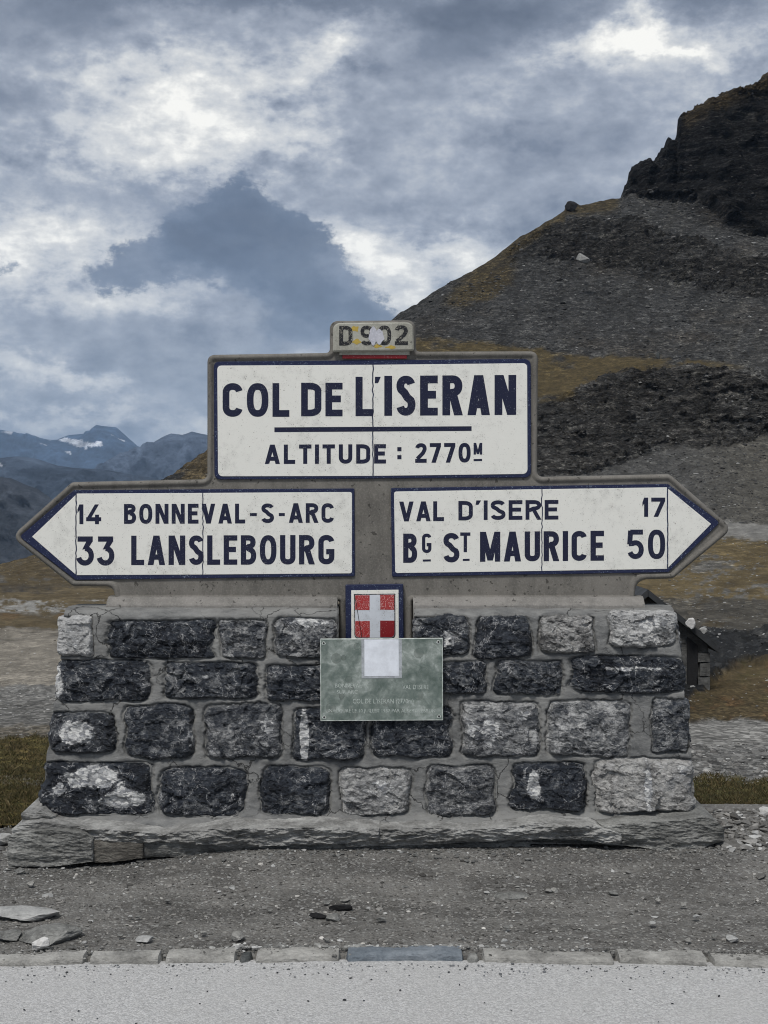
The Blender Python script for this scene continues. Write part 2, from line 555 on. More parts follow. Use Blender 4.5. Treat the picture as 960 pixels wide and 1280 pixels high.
M_slab = mk_slab('laminated_grey_slate', (0.050, 0.051, 0.049), (0.18, 0.18, 0.17), (0.38, 0.38, 0.36))
M_slabd = mk_slab('dark_slate', (0.018, 0.021, 0.021), (0.055, 0.060, 0.060), (0.16, 0.165, 0.16))
M_slabb = mk_slab('brownish_slate', (0.045, 0.042, 0.036), (0.13, 0.12, 0.105), (0.24, 0.23, 0.20))
M_slabw = mk_slab('pale_slate', (0.20, 0.205, 0.20), (0.36, 0.36, 0.35), (0.52, 0.52, 0.50))
M_crust = mk_slab('rough_cement_crust', (0.06, 0.06, 0.056), (0.25, 0.248, 0.238), (0.52, 0.52, 0.50))
M_bluek = mk_slab('bluish_kerb_slate', (0.08, 0.10, 0.12), (0.155, 0.18, 0.205), (0.25, 0.275, 0.30))
M_kerb = mk_slab('pale_kerb_stone', (0.11, 0.108, 0.10), (0.29, 0.284, 0.265), (0.48, 0.47, 0.44))
M_quartz = mk_slab('white_quartz', (0.42, 0.40, 0.38), (0.62, 0.61, 0.59), (0.78, 0.77, 0.75))
M_charcoal = mk_slab('black_debris', (0.004, 0.004, 0.005), (0.010, 0.010, 0.011), (0.03, 0.03, 0.03))


def mk_attr(name, rough=0.9, nscale=40.0, bump=0.01, var=0.5):
    T = material(name)
    c = attr(T, 'albedo')
    n = T.noise(T.tc, nscale, 5, 0.7)
    c = T.mix(1.0, c, T.ramp(n, [(0.25, (1 - var,) * 3), (0.75, (1 + var,) * 3)]), 'MULTIPLY')
    return finish(T, c, rough, n, bump, 0.7, 0.2)


M_chip = mk_attr('loose_stone_chips', 0.85, 60.0, 0.004, 0.35)
M_farchip = mk_attr('scree_boulders', 0.95, 3.0, 0.06, 0.4)
M_grass = mk_attr('grass_blades', 0.9, 20.0, 0.0, 0.2)


def mk_terrain():
    T = material('mountain_ground')
    c = attr(T, 'albedo')
    g = T.n('ShaderNodeSeparateColor', None, Color=attr(T, 'rocky'))
    rk, rock, fine = g.outputs[0], g.outputs[1], g.outputs[2]   # bump size, bedrock, nearness
    geo = T.n('ShaderNodeNewGeometry').outputs['Position']
    n0 = T.noise(T.scale(geo, (1, 0.6, 1.0)), 0.55, 8, 0.72, 0.3)
    n1 = T.noise(T.scale(geo, (1, 0.7, 1.4)), 2.6, 7, 0.75)
    nf = T.noise(T.scale(geo, (1, 0.7, 1.4)), 16.0, 6, 0.75)
    wv_ = warp(T, geo, 0.5, 1.2)
    fa, ra = facets(T, T.scale(wv_, (0.75, 0.35, 1.9), (0, 0.25, 0)), 1.25)
    fb_, rb = facets(T, T.scale(wv_, (0.8, 0.4, 2.2), (0, 0.25, 0)), 3.6)
    fc, rc = facets(T, T.scale(geo, (1, 0.5, 1.6)), 16.0)
    # bedding of the slate, dipping to the right
    bed = T.noise(T.scale(warp(T, geo, 0.08, 5.0), (0.12, 0.09, 1.25), (0, -0.42, 0)), 1.0, 9, 0.76, 0.3)
    v = T.m('MULTIPLY_ADD', n1, 0.5, T.m('MULTIPLY', n0, 0.5))
    mul = T.ramp(v, [(0.32, (0.42, 0.42, 0.42)), (0.50, (0.92, 0.92, 0.92)), (0.66, (1.75, 1.75, 1.75))])
    c = T.mix(1.0, c, mul, 'MULTIPLY')
    rr_ = T.m('MULTIPLY_ADD', ra, 0.5, T.m('MULTIPLY', rb, 0.5))
    fl = T.ramp(rr_, [(0.15, (0.45, 0.45, 0.45)), (0.5, (0.9, 0.9, 0.9)), (0.72, (1.3, 1.3, 1.3)), (0.90, (2.6, 2.6, 2.5))])
    stony = T.ss(rk, 0.15, 0.55)
    c = T.mix(T.m('MULTIPLY', stony, T.m('SUBTRACT', 1.0, fine)), c, T.mix(1.0, c, fl, 'MULTIPLY'))
    fn = T.ramp(T.m('MULTIPLY_ADD', rc, 0.5, T.m('MULTIPLY', nf, 0.5)), [(0.25, (0.5, 0.5, 0.5)), (0.5, (0.95, 0.95, 0.95)), (0.8, (1.9, 1.9, 1.9))])
    c = T.mix(fine, c, T.mix(1.0, c, fn, 'MULTIPLY'))
    bd = T.ramp(bed, [(0.34, (0.30, 0.30, 0.30)), (0.45, (0.9, 0.9, 0.9)), (0.56, (1.35, 1.33, 1.3)), (0.63, (3.0, 2.95, 2.85))])
    c = T.mix(rock, c, T.mix(1.0, c, bd, 'MULTIPLY'))
    hfar = T.m('MULTIPLY_ADD', fb_, 0.3, T.m('MULTIPLY_ADD', fa, 0.6, T.m('MULTIPLY', n1, 0.5)))
    hfar = T.m('ADD', hfar, T.m('MULTIPLY', T.m('MULTIPLY', bed, rock), 1.3))
    hnear = T.m('MULTIPLY_ADD', fc, 0.6, T.m('MULTIPLY_ADD', nf, 0.8, n1))
    h = T.m('ADD', T.m('MULTIPLY', hnear, fine), T.m('MULTIPLY', hfar, T.m('SUBTRACT', 1.0, fine)))
    p = T.n('ShaderNodeBsdfPrincipled', None, Roughness=0.95)
    T.nt.links.new(c, p.inputs['Base Color'])
    p.inputs['Specular IOR Level'].default_value = 0.12
    b = T.n('ShaderNodeBump', None, Height=h, Distance=rk, Strength=1.0)
    T.nt.links.new(b.outputs[0], p.inputs['Normal'])
    T.n('ShaderNodeOutputMaterial', None, Surface=p.outputs[0])
    return T.mat


M_terrain = mk_terrain()


def mk_mountain():
    T = material('far_mountain_rock')
    c = attr(T, 'albedo')
    geo = T.n('ShaderNodeNewGeometry').outputs['Position']
    n0 = T.noise(T.scale(geo, (1, 0.5, 1.6)), 0.0045, 11, 0.74, 0.3)
    c = T.mix(1.0, c, T.ramp(n0, [(0.36, (0.35, 0.35, 0.35)), (0.5, (0.95, 0.95, 0.95)), (0.64, (2.0, 2.0, 2.0))]), 'MULTIPLY')
    return finish(T, c, 0.95, n0, 120.0, 0.9, 0.1)


M_mount = mk_mountain()


def mk_verge():
    T = material('dark_gravel_verge')
    n0 = T.noise(T.scale(T.tc, (0.6, 1.3, 1)), 3.4, 7, 0.66)
    n1 = T.noise(T.tc, 22.0, 6, 0.7)
    n2 = T.noise(T.tc, 170.0, 4, 0.75)
    pv = T.vor(T.tc, 95.0, 'F1', 'Color')
    pvd = T.vor(T.tc, 95.0)
    sepc = T.n('ShaderNodeSeparateColor', None, Color=pv).outputs[0]
    c = T.mix(T.ss(n0, 0.38, 0.62), (0.085, 0.081, 0.075), (0.185, 0.178, 0.165))
    c = T.mix(T.m('MULTIPLY', T.ss(n1, 0.4, 0.7), 0.45), c, (0.21, 0.208, 0.20))
    c = T.mix(T.m('MULTIPLY', T.ss(n2, 0.42, 0.75), 0.55), c, (0.22, 0.22, 0.21))
    c = T.mix(T.m('MULTIPLY', T.ss(n2, 0.45, 0.3), 0.6), c, (0.028, 0.028, 0.028))
    c = T.mix(T.m('MULTIPLY', T.ss(sepc, 0.80, 0.96), 0.55), c, (0.36, 0.36, 0.345))
    h = T.m('MULTIPLY_ADD', n2, 0.5, T.m('MULTIPLY_ADD', pvd, -0.8, n1))
    return finish(T, c, 0.95, h, 0.012, 0.9, 0.15)


M_verge = mk_verge()


def mk_road():
    T = material('pale_chip_seal_road')
    n0 = T.noise(T.tc, 3.0, 6, 0.6)
    n1 = T.noise(T.tc, 60.0, 5, 0.7)
    wr = warp(T, T.tc, 80.0, 0.012)
    pv = T.vor(wr, 150.0, 'F1', 'Color')
    pvd = T.vor(wr, 150.0)
    g = T.n('ShaderNodeSeparateColor', None, Color=pv).outputs[1]
    c = T.mix(T.ss(g, 0.0, 1.0), (0.34, 0.34, 0.338), (0.52, 0.52, 0.516))
    c = T.mix(T.m('MULTIPLY', T.ss(pvd, 0.42, 0.70), 0.4), c, (0.26, 0.257, 0.25))
    c = T.mix(T.m('MULTIPLY', T.ss(n1, 0.45, 0.7), 0.4), c, (0.60, 0.595, 0.58))
    c = T.mix(T.m('MULTIPLY', T.ss(n0, 0.35, 0.65), 0.35), c, (0.42, 0.415, 0.405))
    c = T.mix(T.m('MULTIPLY', T.ss(T.noise(T.tc, 210.0, 2), 0.63, 0.70), 0.6), c, (0.12, 0.12, 0.12))
    h = T.m('MULTIPLY_ADD', pvd, -1.0, T.m('MULTIPLY', n1, 0.5))
    return finish(T, c, 0.9, h, 0.004, 0.8, 0.2)


M_road = mk_road()


def mk_plaque():
    T = material('green_patina_metal')
    n0 = T.noise(T.tc, 9.0, 6, 0.6, 0.6)
    n1 = T.noise(T.tc, 30.0, 5, 0.65, 0.4)
    f = T.m('MULTIPLY_ADD', n1, 0.4, T.m('MULTIPLY', n0, 0.6))
    c = T.ramp(f, [(0.38, (0.085, 0.115, 0.10)), (0.48, (0.15, 0.185, 0.165)), (0.56, (0.25, 0.285, 0.26)), (0.66, (0.46, 0.50, 0.47))])
    # round marks left by old stickers
    rd = T.vor(T.tc, 13.0)
    ring = T.m('MULTIPLY', T.ss(rd, 0.30, 0.27), T.ss(n0, 0.45, 0.55))
    c = T.mix(T.m('MULTIPLY', ring, 0.45), c, (0.085, 0.105, 0.09))
    c = T.mix(T.m('MULTIPLY', T.ss(T.m('ABSOLUTE', T.m('SUBTRACT', rd, 0.285)), 0.016, 0.004), 0.4), c, (0.05, 0.06, 0.052))
    return finish(T, c, 0.45, f, 0.002, 0.5, 0.5, 0.05)


M_plaque = mk_plaque()


def plain(name, col, rough=0.6, var=0.3, sc_=30.0, metal=0.0):
    T = material(name)
    n = T.noise(T.tc, sc_, 5, 0.65)
    c = T.mix(T.ss(n, 0.3, 0.7), tuple(x * (1 - var) for x in col), tuple(min(1, x * (1 + var)) for x in col))
    return finish(T, c, rough, n, 0.002, 0.5, 0.3, metal)


M_paper = plain('faded_sticker', (0.70, 0.73, 0.78), 0.5, 0.10, 22.0)
M_paperf = plain('sticker_border', (0.36, 0.38, 0.40), 0.5, 0.2, 60.0)
M_screw = plain('dark_screw', (0.015, 0.015, 0.015), 0.5)
M_engrave = plain('engraved_lettering', (0.42, 0.46, 0.43), 0.6, 0.35, 130.0)
M_edge = plain('bright_plaque_edge', (0.50, 0.54, 0.50), 0.4, 0.3, 40.0)
M_roof = plain('hut_roof_sheet', (0.030, 0.032, 0.034), 0.7, 0.35, 4.0)
M_hutwall = mk_slab('hut_masonry', (0.025, 0.026, 0.026), (0.075, 0.075, 0.072), (0.16, 0.16, 0.152))
M_dark = plain('dark_doorway_boards', (0.012, 0.012, 0.013), 0.8)
M_snowy = plain('pale_edging', (0.68, 0.68, 0.67), 0.9, 0.25, 18.0)

# ================================================================== STRUCTURE: terrain
def poly(pts, x):
    p = np.array(pts, float)
    return np.interp(x, p[:, 0], p[:, 1])


SKY = [(-2500, 900), (-900, 790), (-200, 745), (0, 708), (30, 697), (60, 687), (100, 664), (140, 641), (175, 619), (205, 600), (232, 580),
       (262, 561), (330, 520), (400, 475), (450, 440), (497, 393), (520, 380), (560, 354), (590, 340), (620, 320), (650, 297), (680, 279),
       (706, 262), (708, 252), (722, 254), (726, 256), (750, 250), (776, 247), (779, 239), (785, 229), (784.6, 223), (789, 214), (799, 206), (808, 205), (813, 209.5), (821, 202), (826, 192), (830, 188), (831, 181),
       (836, 177), (845, 177.5), (846.5, 169), (846, 153), (853, 146.5), (864, 140), (872, 135), (880, 131), (885, 124), (892, 127), (905, 120), (925, 113), (940, 106), (948, 104), (955, 98),
       (962, 96), (975, 92), (1100, 30),
       (1500, -120), (1900, -160), (3500, -60)]
npx = [-2500, -900, 0, 140, 262, 500, 700, 800, 900, 960, 1900, 3500]


def tbl(vals):          # values at the twelve bearings above
    return np.array(vals, float)


def LR(l, r, l2=None, m=None):
    l2 = l if l2 is None else l2
    m = (l2 + r) / 2 if m is None else m
    return tbl([l, l, l, l2, l2 if m is None else m, m, r, r, r, r, r, r])


S0, S140 = 708, 641
rows_py = [
    LR(1031, 1031), LR(975, 975), LR(920, 930), LR(860, 903), LR(800, 870), LR(785, 835), LR(755, 790), LR(738, 735),
    tbl([830, 770, 722, 700, 690, 690, 680, 676, 675, 675, 675, 675]),
    tbl([828, 768, 719, 692, 675, 665, 658, 656, 655, 655, 655, 655]),
    tbl([826, 766, 717, 684, 650, 590, 590, 570, 545, 545, 520, 520]),
    tbl([824, 764, 715, 677, 630, 480, 495, 465, 460, 460, 420, 420]),
    tbl([822, 762, 713, 670, 610, 425, 440, 440, 445, 450, 400, 400]),
    tbl([820, 760, 712, 663, 590, 408, 340, 350, 368, 372, 300, 300]),
    tbl([818, 758, 711, 656, 575, 402, 300, 290, 320, 330, 200, 200]),
    tbl([816, 756, 710, 649, 567, 397, 275, 249, 288, 296, 120, 120]),
    tbl([814, 754, 708, 641, 562, 392, 268, 206, 122, 96, -160, -60]),
]
rows_Y = [
    LR(6.65, 6.65), LR(8.4, 9), LR(13, 13), LR(22, 17), LR(36, 24), LR(42, 33), LR(55, 50), LR(70, 80),
    tbl([75, 75, 80, 95, 110, 125, 130, 130, 130, 130, 130, 130]),
    tbl([78, 78, 84, 105, 122, 140, 150, 150, 150, 150, 150, 150]),
    tbl([82, 82, 88, 109, 150, 178, 172, 180, 185, 185, 190, 190]),
    tbl([86, 86, 91, 113, 170, 200, 190, 195, 197, 197, 205, 205]),
    tbl([90, 90, 94, 117, 185, 240, 228, 222, 215, 212, 225, 225]),
    tbl([95, 95, 98, 121, 205, 270, 290, 280, 262, 255, 260, 260]),
    tbl([100, 100, 102, 125, 225, 280, 305, 300, 275, 270, 300, 300]),
    tbl([105, 105, 106, 128, 240, 290, 325, 330, 300, 295, 320, 320]),
    tbl([110, 110, 110, 131, 250, 300, 340, 350, 350, 350, 380, 380]),
]
segs = [34, 36, 30, 34, 30, 40, 50, 54, 18, 66, 84, 34, 86, 56, 36, 104]
pxs = np.concatenate([np.linspace(-2500, -420, 34, endpoint=False), np.linspace(-420, -12, 68, endpoint=False),
                      np.arange(-12, 974, 1.75), np.linspace(976, 1340, 80, endpoint=False), np.linspace(1340, 3500, 40)])


def smooth_cols(a, k):
    ker = np.ones(2 * k + 1) / (2 * k + 1)
    p = np.pad(a, ((0, 0), (k, k)), 'edge')
    return np.stack([np.convolve(r, ker, 'valid') for r in p])


PYk = np.stack([np.interp(pxs, npx, r) for r in rows_py])
YYk = np.stack([np.interp(pxs, npx, r) for r in rows_Y])
skyl = poly(SKY, pxs)
PYk[:-1] = smooth_cols(PYk[:-1], 10)
YYk = smooth_cols(YYk, 10)
YYk[0] = 6.65
for k in range(len(PYk)):
    PYk[k] = np.maximum(PYk[k], skyl + (16 - k) * 1.2)
PYk[-1] = skyl
PYk[0] = HZ + CAMZ * F / YYk[0]
py_rows, yy_rows = [], []
for k, n in enumerate(segs):
    t = (np.arange(n) / n)[:, None]
    py_rows.append(PYk[k] * (1 - t) + PYk[k + 1] * t)
    yy_rows.append(YYk[k] * (1 - t) + YYk[k + 1] * t)
py_rows.append(PYk[-1:]); yy_rows.append(YYk[-1:])
PYg = np.concatenate(py_rows); YYg = np.concatenate(yy_rows)
# soften the creases between the segments
for it in range(6):
    YYg[1:-1] = (YYg[:-2] + 2 * YYg[1:-1] + YYg[2:]) / 4
PXg = np.broadcast_to(pxs, PYg.shape)
Xg = (PXg - CX) / F * YYg
Zg = CAMZ - (PYg - HZ) / F * YYg
Yg = YYg.copy()

# ---- what the ground is made of, from feature lines found on the slope (bearing, elevation)
wob = fbm(Xg * 0.05 + 3, Yg * 0.05, Zg * 0.1, 4) * 14 * np.clip((PYg - 300) / -1, 0, 1) * 0
rel = np.clip(PYg, 60, 1040)
nA = fbm(PXg / 46.0, PYg / 17.0, 3.3, 5, 0.6)
nB = fbm(PXg / 14.0, PYg / 6.0, 7.3, 4, 0.6)
nC = fbm(PXg / 120.0, PYg / 40.0, 1.3, 4, 0.55)
qx = PXg + 10 * nA
qy = PYg + 12 * nA + 6 * nB


def band(top, bot, soft=5.0):
    return sst(qy, poly(top, qx) - soft, poly(top, qx) + soft) * (1 - sst(qy, poly(bot, qx) - soft, poly(bot, qx) + soft))


SCREE = np.array([0.053, 0.053, 0.052]); ROCK = np.array([0.062, 0.060, 0.057]); CLIFF = np.array([0.021, 0.0205, 0.0205])
OCHRE = np.array([0.074, 0.057, 0.028]); BROWN = np.array([0.088, 0.069, 0.040]); GOLD = np.array([0.148, 0.114, 0.060])
OLIVE = np.array([0.040, 0.036, 0.014]); TAN = np.array([0.185, 0.168, 0.140]); GREY = np.array([0.165, 0.161, 0.150])
PALE = np.array([0.27, 0.268, 0.255]); BLACKR = np.array([0.020, 0.021, 0.022]); RUST = np.array([0.115, 0.070, 0.034])
RUBBLE = np.array([0.118, 0.116, 0.110])
alb = np.ones(PYg.shape + (3,)) * SCREE
rocky = np.full(PYg.shape, 0.5)
disp_rock = np.zeros(PYg.shape)
disp_cliff = np.zeros(PYg.shape)


def lay(m, col, rk=None):
    global alb, rocky
    m = np.clip(m, 0, 1)
    alb = alb * (1 - m[..., None]) + col * m[..., None]
    if rk is not None:
        rocky = rocky * (1 - m) + rk * m


right = sst(PXg, 480, 560)
left = 1 - sst(PXg, 480, 560)
# ---- right hill
lay(sst(nA, -0.1, 0.5) * 0.5, SCREE * 1.45)
chute = fbm((PXg + 0.55 * PYg) / 30.0, (PYg - 0.4 * PXg) / 120.0, 6.6, 4, 0.6)
lay(sst(chute, 0.02, 0.35) * 0.6, SCREE * np.array([1.55, 1.5, 1.4]))
lay(sst(-chute, 0.02, 0.35) * 0.6, SCREE * 0.55)
lay(sst(nC, 0.0, 0.5) * 0.45, np.array([0.066, 0.054, 0.040]))
scr_low = band([(500, 590), (700, 592), (790, 572), (900, 548), (960, 545)], [(500, 660), (960, 660)]) * right
lay(scr_low, np.array([0.070, 0.069, 0.066]), 0.3)
lay(scr_low * sst(PXg, 830, 960) * 0.6, np.array([0.095, 0.088, 0.072]))
ledge = band([(500, 470), (670, 505), (720, 490), (760, 470), (800, 462), (850, 459), (900, 464), (960, 478)],
             [(500, 560), (670, 598), (740, 590), (790, 572), (830, 552), (880, 560), (930, 552), (960, 540)], 3) * sst(PXg, 480, 520)
ledge = ledge * (0.35 + 0.65 * sst(nA + 0.5 * nB + 0.25 * nC, -0.30, 0.02))
lay(ledge * (0.55 + 0.45 * sst(nA, -0.3, 0.3)), ROCK, 1.0); disp_rock = np.maximum(disp_rock, ledge)
lay(ledge * sst(nA + 0.5 * nB, 0.05, 0.35) * 0.7, SCREE * 1.1)
midr = band([(600, 320), (640, 305), (700, 285), (730, 278), (790, 276), (830, 292), (960, 330)],
            [(600, 330), (640, 325), (680, 322), (730, 328), (800, 342), (855, 352), (900, 366), (960, 374)], 3) * sst(PXg, 600, 650)
midr = midr * (0.3 + 0.7 * sst(nA + 0.5 * nB - 0.25 * nC, -0.25, 0.02))
lay(midr * (0.6 + 0.4 * sst(nA, -0.3, 0.3)), ROCK * 0.85, 1.0); disp_rock = np.maximum(disp_rock, midr)
lay(midr * sst(nA, 0.1, 0.4) * 0.6, SCREE)
cliff = (1 - sst(qy, poly([(776, 246), (800, 247), (870, 249), (893, 262), (905, 278), (930, 288), (1000, 300), (3500, 300)], qx) - 2,
                 poly([(776, 246), (800, 247), (870, 249), (893, 262), (905, 278), (930, 288), (1000, 300), (3500, 300)], qx) + 2)) * sst(PXg, 776, 781)
s2c = Xg * math.cos(R(-14)) + Zg * math.sin(R(-14)); t2c = -Xg * math.sin(R(-14)) + Zg * math.cos(R(-14))
lay(cliff, CLIFF, 1.6); disp_cliff = cliff
lay(cliff * sst(fbm(s2c * 0.05, t2c * 0.55, 2.2, 4, 0.65), 0.08, 0.4) * 0.6, SCREE * 0.75)
# grass on the hill
gr = band([(500, 424), (560, 424), (640, 432), (700, 442), (760, 446), (850, 447), (930, 458)],
          [(500, 452), (640, 470), (672, 500), (710, 500), (750, 475), (800, 466), (850, 456), (930, 462)], 4) * sst(PXg, 470, 500) * (1 - sst(PXg, 900, 950))
lay(gr * sst(nA + 0.4 * nB, -0.55, -0.1), OCHRE, 0.25)
sk2 = poly(SKY, PXg)
rim = (1 - sst(PYg - sk2 + 6 * nB, 9, 22)) * sst(PXg, 556, 600) * (1 - sst(PXg, 768, 778))
lay(rim * 0.85, OCHRE * 0.8, 0.25)
lay(band([(540, 375), (580, 352), (640, 322), (660, 330)], [(540, 392), (575, 382), (620, 372), (660, 332)], 5) * sst(PXg, 545, 570) * (1 - sst(PXg, 630, 655)) * 0.85, OCHRE * 0.75, 0.25)
top = (1 - sst(PYg - sk2 + 8 * nB, 10, 30)) * sst(PXg, 846, 862)
lay(top * 0.8, np.array([0.060, 0.045, 0.024]), 0.5)
lay(band([(860, 152), (960, 148)], [(860, 158), (960, 162)], 2) * sst(PXg, 890, 920) * 0.5, PALE * 0.5)
# hill left of the sign
brl = (1 - sst(PXg, 300, 420)) * (1 - sst(PYg, 728, 742))
lay(brl, BROWN, 0.5)
lay(brl * sst(nA + 0.3 * nB, 0.05, 0.4) * 0.85, RUBBLE * 0.8)
lay(brl * sst(-nA + 0.5 * nB, 0.2, 0.5) * 0.6, np.array([0.065, 0.038, 0.014]))
cr = sst(PXg, 150, 200) * (1 - sst(PXg, 300, 420)) * (1 - sst(PYg, 650, 680))
lay(cr * sst(nB + nA, -0.1, 0.3) * 0.9, SCREE * 1.1, 0.9)
disp_rock = np.maximum(disp_rock, cr * 0.5)
# ---- right, nearer ground
trk = band([(500, 655), (960, 655)], [(500, 674), (960, 674)], 2) * right
lay(trk, GREY * 1.05, 0.1)
meadow = band([(500, 674), (960, 674)], [(500, 745), (960, 752)], 4) * right
lay(meadow, GOLD * 0.80, 0.4)
lay(meadow * sst(-nA + 0.4 * nB, 0.0, 0.35) * 0.85, BROWN * 0.9)
lay(meadow * sst(nC + 0.8 * nB + 0.2 * nA, 0.02, 0.28) * 0.85, GREY * 0.85, 0.7)
stony = band([(500, 745), (800, 745), (960, 752)], [(500, 800), (960, 797)], 5) * right
lay(stony, np.array([0.090, 0.083, 0.070]), 0.9)
lay(stony * sst(nA - 0.4 * nB, 0.05, 0.35) * 0.8, BROWN * 0.85)
darkr = band([(500, 790), (960, 790)], [(500, 885), (845, 885), (880, 862), (910, 838), (940, 830), (960, 836), (1100, 836)], 4) * right
lay(darkr, BLACKR * 1.4, 1.2)
lay(darkr * sst(nB + nA, 0.1, 0.5) * 0.5, RUBBLE)
mound = band([(500, 885), (845, 885), (880, 862), (910, 838), (940, 830), (960, 832), (1100, 832)], [(500, 902), (960, 902)], 3) * right
lay(mound, np.array([0.084, 0.064, 0.034]), 0.5)
lay(mound * sst(nA + nB * 0.5, 0.0, 0.35) * 0.6, OLIVE * 1.2)
lay(mound * sst(-nA + nB * 0.5, 0.12, 0.35) * 0.7, RUST * 0.85)
lay(band([(500, 902), (960, 902)], [(500, 934), (960, 930)], 2) * right, GREY * 1.1, 0.12)
lay(band([(500, 930), (960, 930)], [(500, 974), (960, 974)], 3) * right, RUBBLE * 1.1, 0.7)
ol = band([(500, 974), (960, 972)], [(500, 1100), (960, 1100)], 3) * right
lay(ol, OLIVE * 1.5, 0.2)
lay(ol * sst(nA, 0.0, 0.4) * 0.5, OLIVE * 2.2 + np.array([0.01, 0, 0]))
# ---- left, nearer ground
lay(band([(-900, 735), (500, 735)], [(-900, 752), (500, 752)], 4) * left, BROWN * 1.15, 0.35)
wh = band([(-900, 752), (500, 748)], [(-900, 772), (500, 768)], 3) * left
lay(wh, BROWN * 1.2, 0.5); lay(wh * sst(nB + nA, -0.15, 0.2) * 0.85, PALE * 0.95, 0.6)
og = band([(-900, 770), (500, 770)], [(-900, 786), (500, 784)], 3) * left
lay(og, BROWN * 1.1, 0.4); lay(og * sst(nA, -0.05, 0.3) * 0.6, RUST * 0.8)
lay(band([(-900, 784), (500, 784)], [(-900, 800), (500, 798)], 3) * left, TAN * 0.85, 0.6)
lay(band([(-900, 796), (500, 796)], [(-900, 866), (500, 856)], 4) * left, TAN * 1.02, 0.15)
gp = band([(-900, 862), (60, 858), (140, 846), (500, 840)], [(-900, 922), (500, 922)], 3) * left
lay(gp, GREY * 1.0, 0.35); lay(gp * sst(nB + nA, 0.1, 0.4) * 0.6, RUBBLE * 1.1, 0.7)
lay(gp * band([(-900, 905), (500, 905)], [(-900, 920), (500, 920)], 3) * 0.6, BROWN)
lo = band([(-900, 920), (500, 920)], [(-900, 1200), (500, 1200)], 3) * left
lay(lo, OLIVE * 1.25 + np.array([0.012, 0.006, 0.0]), 0.2)
lay(lo * sst(nA, 0.05, 0.4) * 0.6, np.array([0.085, 0.062, 0.026]))
lay(band([(-900, 972), (500, 972)], [(-900, 984), (500, 984)], 3) * left * sst(nB + nA, -0.2, 0.2) * 0.75, RUBBLE * 1.1, 0.6)
alb = alb * (1 + 0.28 * nB[..., None] + 0.18 * nA[..., None])
alb = np.clip(alb, 0.006, 0.7)

# ---- relief
far = np.clip(YYg, 6, 400)
# gentle lumps everywhere, scaled with distance
lump = fbm(Xg / (far * 0.045), np.log(far) * 16, 0.3, 5, 0.6)
small = fbm(Xg / (far * 0.010), np.log(far) * 60, 4.3, 3, 0.6)
amp = np.where(PYg > 660, 0.0030, 0.0016) * sst(YYg, 6.6, 9.0)
Zg = Zg + far * amp * lump * (1 + rocky) + far * 0.0007 * small * (0.4 + 1.4 * rocky) * sst(YYg, 6.6, 9.0)
# bedded slate outcrops: long ribs dipping to the right
dip = R(-27)
s_ = Xg * math.cos(dip) + Zg * math.sin(dip)
t_ = -Xg * math.sin(dip) + Zg * math.cos(dip)
wv_ = fbm(Xg * 0.05, Zg * 0.05, Yg * 0.02, 3)
rib = ridged(s_ * 0.055 + wv_, t_ * 0.30 + wv_ * 1.5, Yg * 0.02, 4, 0.6)
rib2 = ridged(s_ * 0.17, t_ * 0.9 + wv_ * 2, Yg * 0.05 + 7, 3, 0.6)
blk = fbm(s_ * 0.06, t_ * 0.10, 3.1, 3, 0.6)


def ledges(s, t, L, seed):
    """saw toothed beds: each stands out at its top edge and is undercut below; broken along the strike"""
    k = t / L + 1.3 * fbm(s / (L * 9), t / (L * 6), seed, 3, 0.6)
    fr = k - np.floor(k)
    strength = 0.35 + 0.65 * sst(perlin(s / (L * 2.2), np.floor(k) * 1.7, seed + 5), -0.25, 0.35)
    return (fr ** 1.3) * strength


edge_fade = sst(PYg - sk2, 0.0, 6.0)
l1 = ledges(s_, t_, 2.6, 1.0); l2 = ledges(s_, t_, 0.9, 4.0)
push = disp_rock * (1.5 * l1 + 0.7 * l2 + 0.5 * rib + 1.6 * blk) * np.clip(far / 190, 0.3, 1.6)
Yg = Yg - push * edge_fade
Zg = Zg + 0.40 * push * edge_fade
dip2 = R(-14)
s2 = Xg * math.cos(dip2) + Zg * math.sin(dip2)
t2 = -Xg * math.sin(dip2) + Zg * math.cos(dip2)
cr1 = ridged(s2 * 0.05 + wv_, t2 * 0.20, 5.2, 4, 0.62)
cr2 = ridged(s2 * 0.16, t2 * 0.65, 1.2, 3, 0.65)
cr3 = fbm(s2 * 0.09, t2 * 0.09, 8.2, 3, 0.6)
pushc = disp_cliff * (5.0 * ledges(s2, t2, 6.0, 2.0) + 2.2 * ledges(s2, t2, 1.8, 3.0) + 2.0 * cr1 + 9.0 * cr3)
Yg = Yg - pushc * edge_fade
Zg = Zg + pushc * 0.12 * edge_fade + disp_cliff * (1 - edge_fade) * 1.5 * (cr2 + cr3)
# scree is lumpy with half buried stones
scm = np.clip(1 - disp_rock - disp_cliff, 0, 1) * sst(YYg, 130, 170)
Zg = Zg + scm * 0.8 * fbm(Xg * 0.35, Yg * 0.35, Zg * 0.35, 3, 0.65) * rocky * 1.6
# dark bank right of the hut
Zg = Zg + darkr * 0.35 * ridged(Xg * 0.6, Yg * 0.25, Zg * 1.4, 3, 0.6)
Zg = Zg + mound * 0.16 * fbm(Xg * 1.3, Yg * 0.5, 0.5, 3)

